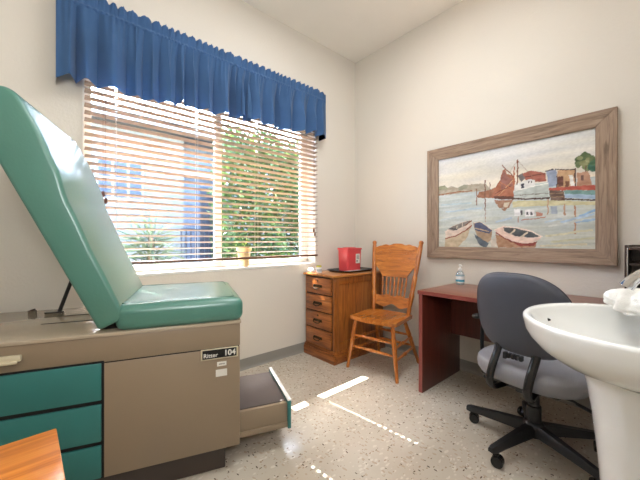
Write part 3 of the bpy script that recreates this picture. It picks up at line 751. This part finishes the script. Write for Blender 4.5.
for v in (.004, .614):
    bm = bmesh.new(); add_tube(bm, [mtx @ Vector((t, v, back_front(t) - .004)) for t in [i * .03 for i in range(1, 32)]], .0032, 6); obj('seam_piping', bm, M['greenvinyl'], back, 60)
eb('hinge_gap_shade', (-.60, .06, .714), (-.53, .56, .735), M['gapshade'], .004)  # dark block painted as the shade under the backrest joint
bm = bmesh.new(); add_tube(bm, [(-.89, .52, .716), (-.785, .52, 1.04)], .009, 10); add_box(bm, (-.95, .508, .714), (-.87, .532, .720), .002)
obj('support_strut', bm, M['blackmetal'], exam, 40)
for v, s0, s1 in ((.415, -.862, -.70), (.262, -.872, -.62)): eb('tray_slot', (s0, v - .004, .713), (s1, v + .004, .7155), M['gapshade'])
bm = bmesh.new(); add_box(bm, (-1.055, .606, .714), (-1.02, .620, .718), .001); add_tube(bm, [(-1.045, .613, .718), (-1.025, .613, .724)], .004, 8); obj('stop_bracket', bm, M['plinth'], exam, 40)
# pull-out step
step = eb('step_drawer', (-.30, .065, .105), (.236, .480, .232), M['taupe'], .003)
eb('step_lip', (-.30, .058, .105), (.236, .066, .132), M['taupe'], .002, None, step)
eb('step_tread', (-.30, .085, .232), (.232, .472, .2365), M['tread'], .001, None, step)
eb('step_front', (.236, .052, .098), (.254, .505, .246), M['teal'], .003, 'teal step front', step)
eb('step_trim', (.2345, .052, .2455), (.2555, .505, .2515), M['white'], .001, None, step)

# ------------------------------------------------------------------ wooden side table at the near edge
st = thing('side_table', 'small orange wood table corner in front of teal drawers', 'table', (-.243, .858, 0), math.radians(3))
box_obj('tabletop', (-.26, -.21, .574), (.262, .21, .60), M['sidewood'], st, .004)
bm = bmesh.new()
for s in (-1, 1): add_box(bm, (-.20, s * .15 - .009, .51), (.20, s * .15 + .009, .574)); add_box(bm, (s * .20 - .009, -.15, .51), (s * .20 + .009, .15, .574))
obj('apron', bm, M['sidewood'], st)
for sx in (-1, 1):
    for sy in (-1, 1): bm = bmesh.new(); turned(bm, (sx * .205, sy * .155, 0), (sx * .205, sy * .155, .574), [(0, .014), (.6, .02), (1, .022)], 4); obj('leg', bm, M['sidewood'], st)

# ------------------------------------------------------------------ oak drawer cabinet
cb = thing('drawer_cabinet', 'oak four drawer cabinet in the corner beside window', 'cabinet', (2.215, 2.178, 0))
cx, cy = 2.215, 2.178
def cbx(name, lo, hi, m, parent=None, bev=0.0): return box_obj(name, (lo[0] - cx, lo[1] - cy, lo[2]), (hi[0] - cx, hi[1] - cy, hi[2]), m, parent or cb, bev)
cbx('body', (1.878, 1.975, .05), (2.56, 2.380, .762), M['cab'], None, .003)
bm = bmesh.new()
for a, b, bv in (((1.856, 1.950, 0), (2.58, 2.384, .078), .004), ((1.862, 1.957, .078), (2.575, 2.383, .094), .006), ((1.869, 1.964, .094), (2.57, 2.382, .106), .005)):
    add_box(bm, (a[0] - cx, a[1] - cy, a[2]), (b[0] - cx, b[1] - cy, b[2]), bv)
obj('base_molding', bm, M['cabfront'], cb, 40)
cbx('top_panel', (1.850, 1.950, .764), (2.59, 2.388, .786), M['cabtop'], None, .007)
bm = bmesh.new()
for a, b in (((1.93, 1.968, .70), (2.51, 1.976, .76)), ((1.93, 1.968, .106), (2.51, 1.976, .18)), ((1.872, 1.968, .106), (1.93, 1.976, .762)), ((2.51, 1.968, .106), (2.565, 1.976, .762))):
    add_box(bm, (a[0] - cx, a[1] - cy, a[2]), (b[0] - cx, b[1] - cy, b[2]), .002)
obj('side_frame', bm, M['cab'], cb, 40)
for i, z0 in enumerate((.604, .444, .284, .124)):
    d = cbx('drawer', (1.862, 2.000, z0 - .004), (1.882, 2.352, z0 + .146), M['cabfront'], None, .005)
    bm = bmesh.new(); zc = z0 + .070; x = 1.861 - cx; yc = 2.178 - cy
    for s in (-1, 1): add_lathe(bm, [(.013, 0), (.013, .003), (.006, .005), (.005, .016)], 10, (x, yc + s * .045, zc), (-1, 0, 0))
    add_tube(bm, catmull([(x - .014, yc - .045, zc), (x - .020, yc - .038, zc - .014), (x - .022, yc, zc - .022), (x - .020, yc + .038, zc - .014), (x - .014, yc + .045, zc)], 5), .0042, 8)
    add_box(bm, (x - .003, yc - .058, zc - .012), (x + .001, yc + .058, zc + .012), .001)
    obj('pull_handle', bm, M['brass'], d, 40)
    if i in (0, 2):
        bm = bmesh.new(); add_lathe(bm, [(.009, 0), (.009, .003), (.006, .004)], 12, (x + .001, yc, zc + .046), (-1, 0, 0)); obj('lock', bm, M['brass'], d, 40)

cbx('drawer_gap_shade', (1.8765, 1.994, .114), (1.879, 2.358, .756), M['gapshade'])  # thin dark box gives the shade between drawers as colour
ZT2 = .786
tr = thing('serving_tray', 'dark shallow tray lying on top of the oak cabinet', 'tray', (2.31, 2.175, ZT2))
bm = bmesh.new()
rings = []
for hx, hy, z in ((.215, .135, 0), (.235, .155, .016), (.24, .16, .016), (.236, .156, .018), (.216, .137, .004)):
    rings.append([bm.verts.new((a, b, z)) for a, b in rrect(hx, hy, .08)])
for r0, r1 in zip(rings, rings[1:]):
    for k in range(len(r0)): bm.faces.new((r0[k], r0[(k + 1) % len(r0)], r1[(k + 1) % len(r0)], r1[k]))
bm.faces.new(list(reversed(rings[0]))); bm.faces.new(rings[-1]); obj('tray_body', bm, M['traydark'], tr, 40)
mg = tag(box_obj('folded_leaflet', (2.12, 2.055, ZT2 + .0045), (2.34, 2.105, ZT2 + .0125), M['paper']), 'pale printed leaflet lying on dark tray in front of red box', 'paper')
sh = thing('sharps_container', 'red plastic disposal box with white label standing on dark tray', 'container', (2.295, 2.182, ZT2 + .0045))
bm = bmesh.new()
rings = []
for s, z in ((.95, 0), (.97, .006), (1.03, .20), (1.03, .212)): rings.append([bm.verts.new((a * s, b * s, z)) for a, b in rrect(.095, .072, .014, 3)])
for r0, r1 in zip(rings, rings[1:]):
    for k in range(len(r0)): bm.faces.new((r0[k], r0[(k + 1) % len(r0)], r1[(k + 1) % len(r0)], r1[k]))
bm.faces.new(list(reversed(rings[0]))); bm.faces.new(rings[-1]); obj('box_body', bm, M['red'], sh, 30)
bm = bmesh.new(); add_box(bm, (-.102, -.078, .210), (.102, .078, .230), .006); add_box(bm, (-.06, -.04, .229), (.05, .04, .236), .004); obj('box_lid', bm, M['red'], sh, 40)
bm = bmesh.new(); add_box(bm, (.012, -.0765, .075), (.068, -.0685, .170)); lb = obj('box_label', bm, M['sticker'], sh)
bm = bmesh.new()
add_box(bm, (.020, -.0770, .090), (.034, -.0764, .106))
for k in range(4): add_box(bm, (.022, -.0770, .120 + k * .011), (.058 - .006 * (k % 2), -.0764, .124 + k * .011))
obj('label_print', bm, M['plinth'], lb)
tub = thing('lotion_tub', 'small white tub with yellow green lid on cabinet near sill', 'tub', (1.925, 2.235, ZT2))
bm = bmesh.new(); add_lathe(bm, [(.026, 0), (.028, .003), (.028, .05), (.026, .054)], 24); obj('tub_body', bm, M['white'], tub, 50)
bm = bmesh.new(); add_lathe(bm, [(.0245, .053), (.0255, .055), (.0255, .068), (.023, .071)], 24); obj('tub_lid', bm, M['yellow'], tub, 50)
bm = bmesh.new(); add_lathe(bm, [(.0283, .014), (.0284, .016), (.0284, .034), (.0283, .036)], 24, cap=False); obj('tub_label', bm, plain('grey_label', (176, 182, 184), .5), tub, 60)
bm = bmesh.new(); tr2 = random.Random(4)
bmesh.ops.create_icosphere(bm, subdivisions=4, radius=1)
from mathutils import noise as mnoise
for v in bm.verts:
    n = mnoise.noise(v.co * 2.3) * .35 + mnoise.noise(v.co * 5.1) * .2
    v.co = v.co * (1 + n); v.co = Vector((v.co.x * .030, v.co.y * .038, max(v.co.z, -.6) * .026))
zm = min(v.co.z for v in bm.verts)
for v in bm.verts: v.co.z -= zm
tag(obj('crumpled_tissue', bm, M['towel'], None, 180, None, (1.905, 2.325, ZT2)), 'crumpled white tissue on cabinet corner against the window wall', 'tissue')

# ------------------------------------------------------------------ pressed-back oak chair
ch = thing('oak_chair', 'golden oak chair with carved crest and spindle back', 'chair', (1.97, 1.63, 0), math.radians(8.5))
legp = [(0, .013), (.06, .015), (.10, .0125), (.3, .0165), (.52, .019), (.55, .0225), (.58, .017), (.63, .0205), (.8, .017), (1, .014)]
rodp = [(0, .008), (.2, .0105), (.44, .012), (.47, .0155), (.5, .0165), (.53, .0155), (.56, .012), (.8, .0105), (1, .008)]
# seat: dished slab, wider in front
def seat_half(x):   # half width along depth
    a = (x + .03) / .40; return (.222 - .022 * a ** 1.4) * min(1, (max(a, 0) / .09 + .02) ** .28) * min(1, (max(1 - a, 0) / .07 + .02) ** .3)
bm = bmesh.new(); nx, ny = 30, 22
def seat_top(u, v):
    x = -.03 + .40 * u; w = seat_half(x); y = (2 * v - 1) * w
    d = .010 * max(0, 1 - ((x - .2) / .16) ** 2) * max(0, 1 - (abs(y) / .17) ** 2)
    return Vector((x, y, .455 - d))
def seat_bot(u, v):
    x = -.03 + .40 * u; w = seat_half(x) * .985; y = (2 * v - 1) * w; return Vector((x, y, .422))
gt = add_grid(bm, seat_top, nx, ny); gb = add_grid(bm, seat_bot, nx, ny)
for i in range(nx - 1):
    for j in (0, ny - 1): bm.faces.new((gt[i][j], gt[i + 1][j], gb[i + 1][j], gb[i][j]))
for j in range(ny - 1):
    for i in (0, nx - 1): bm.faces.new((gt[i][j], gt[i][j + 1], gb[i][j + 1], gb[i][j]))
obj('seat', bm, M['oakx'], ch, 45)
LEG = {}
for nm, t, b0 in (('fl', (.035, .17, .438), (-.005, .232, 0)), ('fr', (.035, -.17, .438), (-.005, -.232, 0)), ('bl', (.30, .135, .438), (.478, .20, 0)), ('br', (.30, -.135, .438), (.478, -.20, 0))):
    bm = bmesh.new(); turned(bm, b0, t, legp, 14); obj('leg', bm, M['oak'], ch, 60); LEG[nm] = (Vector(b0), Vector(t))
def lp(n, z): b0, t = LEG[n]; return b0 + (t - b0) * (z / t.z)
for a, b, zs in (('fl', 'fr', (.19, .285)), ('bl', 'br', (.17, .27)), ('fl', 'bl', (.155, .245)), ('fr', 'br', (.155, .245))):
    for z in zs: bm = bmesh.new(); turned(bm, lp(a, z), lp(b, z), rodp, 12); obj('stretcher', bm, M['oak'], ch, 60)
POST = {}
postp = [(0, .015), (.06, .019), (.12, .0165), (.2, .020), (.26, .024), (.3, .0175), (.42, .021), (.5, .0215), (.54, .018), (.6, .0215), (.9, .0195), (.955, .0165), (.965, .021), (.985, .02), (1, .012)]
for s in (1, -1):
    p0 = Vector((.325, s * .170, .445)); p1 = Vector((.455, s * .236, 1.092)); POST[s] = (p0, p1)
    bm = bmesh.new(); turned(bm, p0, p1, postp, 14); obj('back_post', bm, M['oak'], ch, 60)
def bp(y, z):      # a point in the back's plane (slightly curved backwards)
    f = (z - .445) / (1.092 - .445); x = .325 + .130 * f; return Vector((x + .028 * (1 - min(1, (y / .22) ** 2)), y, z))
def hw(z): f = (z - .445) / (1.092 - .445); return .170 + .066 * f
def plate(name, top, bot, m, th=.011, n=49):
    bm = bmesh.new(); F = []; B = []
    rows = 9
    def fn(off):
        def q(u, v):
            s = 2 * u - 1; z = bot(s) + (top(s) - bot(s)) * v; y = -s * (hw(z) - .006); p = bp(y, z); return p + Vector((off, 0, 0))
        return q
    a = add_grid(bm, fn(-th), n, rows); b = add_grid(bm, fn(th), n, rows)
    for i in range(n - 1):
        for j in (0, rows - 1): bm.faces.new((a[i][j], a[i + 1][j], b[i + 1][j], b[i][j]))
    for j in range(rows - 1):
        for i in (0, n - 1): bm.faces.new((a[i][j], a[i][j + 1], b[i][j + 1], b[i][j]))
    bmesh.ops.remove_doubles(bm, verts=bm.verts, dist=1e-6)
    return obj(name, bm, m, ch, 45)
def ctop(s): a = abs(s); return 1.045 + .022 * math.exp(-(a / .30) ** 4) + .014 * math.exp(-((a - .52) / .13) ** 2) - .022 * max(0, a - .78) / .22
def cbot(s): a = abs(s); return .760 + (0 if a < .62 else .115 * ((a - .62) / .38) ** .8)
crest = plate('crest_rail', ctop, cbot, M['oaky'], .010)
def rtop(s): a = abs(s); return .592 - .008 * math.cos(a * 9) * (a < .9)
def rbot(s): a = abs(s); return .500 + .020 * math.exp(-(a / .22) ** 2) - .012 * math.exp(-((a - .5) / .2) ** 2) + .012 * max(0, a - .75) / .25
plate('back_rail', rtop, rbot, M['oaky'], .010)
spp = [(0, .006), (.1, .008), (.2, .0065), (.4, .0105), (.5, .007), (.56, .0105), (.8, .0075), (.9, .009), (1, .006)]
for k in range(7):
    y = (k - 3) * .040; bm = bmesh.new(); turned(bm, bp(y * .9, .582), bp(y, .768), spp, 10); obj('spindle', bm, M['oak'], ch, 60)
bm = bmesh.new()                         # carved relief: scrolls raised on the crest
def spiral(cy, cz, s, r0):
    pts = []
    for k in range(26): a = k / 25 * 3.2 * PI; r = r0 * (1 - k / 30); pts.append(bp(cy + s * r * math.cos(a), cz + r * .7 * math.sin(a)) + Vector((-.0105, 0, 0)))
    return pts
for s in (-1, 1):
    add_tube(bm, spiral(s * .085, .985, s, .045), .0028, 6); add_tube(bm, spiral(s * .165, .975, -s, .032), .0026, 6)
    add_tube(bm, [bp(s * (.02 + .17 * t), .925 - .03 * math.sin(PI * t)) + Vector((-.0105, 0, 0)) for t in [i / 12 for i in range(13)]], .0024, 6)
obj('carved_scrolls', bm, M['oaky'], crest, 60)

# ------------------------------------------------------------------ mahogany desk
dk = thing('desk', 'dark red mahogany desk along wall under the painting', 'desk', (2.30, .56, 0))
dy0, dy1 = -.10, 1.222
def db(name, lo, hi, m, bev=0.0): return box_obj(name, (lo[0] - 2.30, lo[1] - .56, lo[2]), (hi[0] - 2.30, hi[1] - .56, hi[2]), m, dk, bev)
top = db('desktop', (1.995, dy0, .709), (2.60, dy1, .737), M['mahogtop'], .003)
box_obj('edge_band', (1.9935 - 2.30, dy0 - .56, .7105), (1.998 - 2.30, dy1 - .56, .7355), M['mahogedge'], top)
for y in (dy0 + .002, dy1 - .034):
    p = db('side_panel', (2.004, y, 0), (2.59, y + .030, .709), M['mahog'], .002)
    box_obj('edge_band', (2.002 - 2.30, y + .001 - .56, .002), (2.0055 - 2.30, y + .029 - .56, .708), M['mahogedge'], p)
db('modesty_panel', (2.44, dy0 + .032, .345), (2.458, dy1 - .034, .709), M['mahog'])

sn = thing('sanitizer_bottle', 'clear pump bottle with blue and white label on desk', 'bottle', (2.50, 1.145, .737))
bm = bmesh.new(); vs = add_lathe(bm, [(.026, 0), (.031, .004), (.032, .06), (.031, .085), (.022, .105), (.012, .115), (.012, .122)], 24); obj('bottle_body', bm, M['clear'], sn, 50)
bm = bmesh.new(); add_lathe(bm, [(.0325, .022), (.0328, .024), (.0328, .078), (.0325, .08)], 24, cap=False); lb = obj('bottle_label', bm, M['white'], sn, 60)
bm = bmesh.new(); add_lathe(bm, [(.0331, .026), (.0333, .028), (.0333, .042), (.0331, .044)], 24, cap=False); add_lathe(bm, [(.0331, .072), (.0333, .073), (.0333, .077), (.0331, .078)], 24, cap=False); obj('label_band', bm, M['labelblue'], lb, 60)
bm = bmesh.new(); add_lathe(bm, [(.014, .116), (.0145, .118), (.0145, .134), (.008, .136), (.005, .137), (.005, .152), (.011, .154), (.011, .162), (.008, .165)], 18); add_tube(bm, [(0, 0, .159), (-.018, -.018, .160), (-.028, -.028, .152)], .004, 8); obj('pump', bm, M['white'], sn, 50)

og = thing('desk_organizer', 'dark brown slatted organizer standing on far right end of desk', 'organizer', (2.475, .04, .737))
bm = bmesh.new(); add_box(bm, (-.11, .128, 0), (.11, .142, .335), .002); add_box(bm, (-.11, -.142, 0), (.11, -.128, .335), .002); add_box(bm, (.10, -.128, 0), (.11, .128, .335)); obj('organizer_side', bm, M['darkwood'], og, 40)
for z in (0, .075, .15, .225, .31): box_obj('shelf', (-.108, -.128, z), (.10, .128, z + .012), M['darkwood'], og)
bm = bmesh.new(); add_tube(bm, [(-.114, .130, .01), (-.114, .130, .32)], .003, 8); obj('metal_edge', bm, M['chrome'], og, 60)

# ------------------------------------------------------------------ office chair
oc = thing('office_chair', 'slate grey office swivel chair on black wheeled base at desk', 'chair', (1.935, .493, 0), math.radians(-8))
for k, a in enumerate((22, 93, 164, 243, 313)):
    a = math.radians(a + 8); d = Vector((math.cos(a), math.sin(a), 0)); n = Vector((-d.y, d.x, 0))
    bm = bmesh.new(); prev = None; prof = [(.03, .030, .075, .130), (.12, .026, .074, .122), (.25, .021, .070, .106), (.325, .019, .066, .096), (.342, .013, .068, .090)]
    rings = []
    for r, w, z0, z1 in prof:
        c = d * r; rings.append([bm.verts.new(c + n * y + Vector((0, 0, z))) for y, z in ((-w, z0), (w, z0), (w, z0 + (z1 - z0) * .65), (w * .6, z1), (-w * .6, z1), (-w, z0 + (z1 - z0) * .65))])
    for r0, r1 in zip(rings, rings[1:]):
        for q in range(6): bm.faces.new((r0[q], r0[(q + 1) % 6], r1[(q + 1) % 6], r1[q]))
    bm.faces.new(rings[0]); bm.faces.new(rings[-1])
    leg = obj('base_leg', bm, M['black'], oc, 40)
    bm = bmesh.new(); p = d * .318; ca = a + (.7, 1.9, .4, 1.2, 2.6)[k]; wd = Vector((math.cos(ca), math.sin(ca), 0)); off = Vector((-wd.y, wd.x, 0)) * .016
    for s in (-1, 1): add_lathe(bm, [(.020, -.010), (.0265, -.008), (.028, 0), (.0265, .008), (.020, .010)], 20, p + wd * (s * .0125) + off + Vector((0, 0, .028)), wd)
    add_box(bm, tuple(p + off * .6 + Vector((-.012, -.012, .028))), tuple(p + off * .6 + Vector((.012, .012, .062))), .004); add_tube(bm, [p + Vector((0, 0, .055)), p + Vector((0, 0, .08))], .006, 8)
    obj('caster', bm, M['blackgloss'], leg, 40)
bm = bmesh.new(); add_lathe(bm, [(.046, .066), (.05, .07), (.05, .125), (.04, .14), (.034, .142), (.034, .22), (.026, .222), (.026, .34)], 24); obj('gas_column', bm, M['black'], oc, 50)
bm = bmesh.new(); add_box(bm, (-.16, -.085, .335), (.12, .085, .375), .012); add_box(bm, (-.10, -.05, .30), (.06, .05, .337), .01); obj('tilt_mechanism', bm, M['black'], oc, 40)
bm = bmesh.new(); add_tube(bm, [(-.02, -.05, .325), (.0, -.17, .315), (.01, -.19, .305)], .006, 8); add_tube(bm, [(.005, -.18, .308), (.02, -.285, .275)], [.012, .014], 8, squash=(1, .6)); obj('height_lever', bm, M['black'], oc, 50)
bm = bmesh.new(); add_tube(bm, [(-.12, .06, .33), (-.15, .15, .325), (-.14, .19, .34)], .006, 8); add_lathe(bm, [(.014, 0), (.018, .006), (.018, .022), (.012, .028)], 14, (-.15, .11, .322), (0, 1, 0)); obj('tension_knob', bm, M['black'], oc, 50)
def se(u, n): c, s = math.cos(u), math.sin(u); return math.copysign(abs(c) ** (2 / n), c), math.copysign(abs(s) ** (2 / n), s)
bm = bmesh.new(); rings = []; N = 64
for k, z in ((.0, .392), (.80, .384), (.93, .392), (.985, .415), (1, .44), (.985, .462), (.94, .476), (.80, .484), (.5, .482), (.0, .478)):
    if k == 0: rings.append([bm.verts.new((-.0, 0, z))]); continue
    rg = []
    for i in range(N):
        x, y = se(2 * PI * i / N, 2.7); x = x * .245 * k - .02; y = y * .255 * k - .015; zz = z - (.018 * max(0, (x - .1) / .13) ** 2 if z > .45 else 0); rg.append(bm.verts.new((x, y, zz)))
    rings.append(rg)
for r0, r1 in zip(rings, rings[1:]):
    for i in range(N):
        if len(r0) == 1: bm.faces.new((r0[0], r1[(i + 1) % N], r1[i]))
        elif len(r1) == 1: bm.faces.new((r0[i], r0[(i + 1) % N], r1[0]))
        else: bm.faces.new((r0[i], r0[(i + 1) % N], r1[(i + 1) % N], r1[i]))
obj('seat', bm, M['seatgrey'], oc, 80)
bm = bmesh.new()
add_box(bm, (-.19, -.18, .372), (.17, .18, .392), .008); obj('seat_pan', bm, M['black'], oc, 40)
def bk(lat, z, off):     # backrest surface
    return Vector((-.235 - .16 * (z - .55) + .9 * lat * lat + off + .18 * (z - .70) ** 2, lat - .040, z))
bm = bmesh.new(); rings = []
for k, off in ((0, .040), (.6, .044), (.88, .038), (.97, .024), (1.0, .008), (1.0, -.004), (.97, -.016), (.90, -.022), (.6, -.026), (0, -.026)):
    if k == 0: rings.append([bm.verts.new(bk(0, .735, off))]); continue
    rg = []
    for i in range(N):
        c, s = se(2 * PI * i / N, (3.4 if math.cos(2 * PI * i / N) > 0 else 2.3) if math.sin(2 * PI * i / N) > 0 else 3.2); w = .215 * (1 - .10 * max(0, -s)); rg.append(bm.verts.new(bk(c * w * k, (.735 + s * (.205 if s > 0 else .188) * k), off)))
    rings.append(rg)
for r0, r1 in zip(rings, rings[1:]):
    for i in range(N):
        if len(r0) == 1: bm.faces.new((r0[0], r1[(i + 1) % N], r1[i]))
        elif len(r1) == 1: bm.faces.new((r0[i], r0[(i + 1) % N], r1[0]))
        else: bm.faces.new((r0[i], r0[(i + 1) % N], r1[(i + 1) % N], r1[i]))
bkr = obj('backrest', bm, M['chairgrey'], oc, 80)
bm = bmesh.new(); pts = []
for i in range(N + 1): c, s = se(2 * PI * i / N, (3.4 if math.cos(2 * PI * i / N) > 0 else 2.3) if math.sin(2 * PI * i / N) > 0 else 3.2); w = .215 * (1 - .10 * max(0, -s)); pts.append(bk(c * w * 1.002, (.735 + s * (.2055 if s > 0 else .1885)), .010))
add_tube(bm, pts, .0035, 6); obj('back_piping', bm, M['chairgrey'], bkr, 60)
for s in (-1, 1):
    bm = bmesh.new(); y = s * .085 - .01
    add_tube(bm, catmull([(-.10, s * .06, .352), (-.20, s * .075, .350), (-.272, y, .362), (-.298, y, .40), (-.284, y - .006, .47), (-.250, y - .014, .545), (-.238, y - .018, .60)], 6), .019, 12, squash=(1, .5)); obj('back_upright', bm, M['blackgloss'], oc, 60)
bm = bmesh.new()
for k in range(4): add_box(bm, (-.250, -.050 + k * .018, .520), (-.225, -.039 + k * .018, .542))
add_box(bm, (-.250, .022, .512), (-.225, .035, .544)); obj('height_ratchet', bm, M['black'], oc)
for s in (-1, 1):
    bm = bmesh.new(); add_tube(bm, catmull([(.02, s * .10, .382), (.02, s * .24, .382), (.02, s * .285, .41), (.02, s * .29, .52), (.02, s * .285, .632)], 6), .016, 10, squash=(1, .6)); add_box(bm, (-.07, s * .285 - .022, .63), (.12, s * .285 + .022, .655), .01); obj('armrest', bm, M['black'], oc, 50)

# ------------------------------------------------------------------ pedestal sink, faucet, towel
sk = thing('pedestal_sink', 'white porcelain pedestal sink with oval basin at right edge', 'sink', (1.285, .062, 0))
ZR = .855
def rim(th, kx, ky, back):
    c, s = math.cos(th), math.sin(th)
    if s >= 0: return c * .308 * kx, s * .287 * ky
    cx2 = math.copysign(abs(c) ** .55, c); sy2 = -abs(s) ** .55
    return cx2 * .308 * kx, sy2 * back
bm = bmesh.new(); N = 72; rings = []
prof = [(.36, .36, .10, .706), (.42, .42, .12, .709), (.56, .55, .14, .717), (.72, .71, .165, .734), (.855, .85, .180, .763), (.94, .94, .186, .793), (.975, .978, .187, .815), (.99, .99, .188, .835), (1.0, 1.0, .188, .848), (.995, .995, .187, .856), (.975, .975, .184, .860), (.93, .93, .10, .8565), (.915, .912, .085, .851), (.895, .89, .078, .838), (.82, .81, .07, .800), (.68, .67, .06, .768), (.45, .44, .045, .753), (.15, .14, .02, .749), (.05, .05, .012, .747)]
for kx, ky, bk_, z in prof: rings.append([bm.verts.new((*rim(2 * PI * i / N, kx, ky, bk_), z)) for i in range(N)])
for r0, r1 in zip(rings, rings[1:]):
    for i in range(N): bm.faces.new((r0[i], r0[(i + 1) % N], r1[(i + 1) % N], r1[i]))
bm.faces.new(list(reversed(rings[0]))); bm.faces.new(rings[-1])
basin = obj('basin', bm, M['porcelain'], sk, 80)
bm = bmesh.new(); rings = []
for rx, ry, z in ((.145, .125, 0), (.145, .125, .03), (.130, .112, .06), (.112, .098, .14), (.108, .094, .25), (.122, .104, .42), (.146, .120, .58), (.172, .135, .68), (.195, .152, .722)):
    rings.append([bm.verts.new((rx * math.cos(2 * PI * i / 48), ry * math.sin(2 * PI * i / 48) - .01, z)) for i in range(48)])
for r0, r1 in zip(rings, rings[1:]):
    for i in range(48): bm.faces.new((r0[i], r0[(i + 1) % 48], r1[(i + 1) % 48], r1[i]))
bm.faces.new(list(reversed(rings[0]))); bm.faces.new(rings[-1]); obj('pedestal', bm, M['porcelain'], sk, 80)
bm = bmesh.new(); add_tube(bm, [(.06, .243, .812), (.058, .233, .809)], .009, 12); obj('overflow_hole', bm, M['gapshade'], basin)
bm = bmesh.new(); add_lathe(bm, [(.022, .748), (.022, .751), (.016, .753)], 18); obj('drain', bm, M['chrome'], basin, 40)
fc = thing('faucet', 'curved chrome faucet spout over the white sink', 'faucet', (1.275, -.045, .8595))
bm = bmesh.new(); add_lathe(bm, [(.030, 0), (.030, .006), (.022, .012), (.02, .03)], 24); obj('faucet_base', bm, M['chrome'], fc, 50)
bm = bmesh.new(); P = catmull([(0, 0, .02), (0, 0, .09), (0, .018, .135), (0, .055, .158), (0, .095, .150), (0, .124, .125), (0, .139, .104)], 6)
add_tube(bm, P, [.015] * (len(P) - 8) + [.0155, .016, .0165, .017, .0175, .018, .0185, .0185], 18); obj('spout', bm, M['chrome'], fc, 60)
bm = bmesh.new(); add_tube(bm, [(0, -.002, .02), (.05, -.01, .06), (.075, -.012, .07)], [.008, .006, .005], 10); obj('handle', bm, M['chrome'], fc, 60)

def cloth(u, v):
    a = u * 2 * PI; r = math.sin(v * PI) ** .6; h = math.cos(v * PI)
    d = Vector((math.cos(a) * r, math.sin(a) * r, h))
    n = mnoise.noise(Vector((d.x * 1.6, d.y * 1.6, d.z * 1.2)) + Vector((3, 1, 2))) * .22
    f = abs(math.sin(d.y * 5.5 + d.x * 2.5 + 1.6 * mnoise.noise(d * 1.8))) ** 1.5 * .16 + mnoise.noise(d * 6) * .05
    k = 1 + n + f; z = d.z * k
    if z < 0: z *= .25
    return Vector((d.x * k * .098, d.y * k * .105, z * .052))
bm = bmesh.new(); add_grid(bm, cloth, 120, 40, True); bmesh.ops.remove_doubles(bm, verts=bm.verts, dist=1e-5)
zm = min(v.co.z for v in bm.verts)
for v in bm.verts:
    v.co.z -= zm; q = min(1, max(0, -v.co.x) / .1); v.co.z -= .03 * max(0, q - .35) ** 1.3
tag(obj('bunched_towel', bm, M['towel'], None, 180, None, (1.490, .046, ZR + .009)), 'bunched white towel lying on far rim of the sink', 'towel')
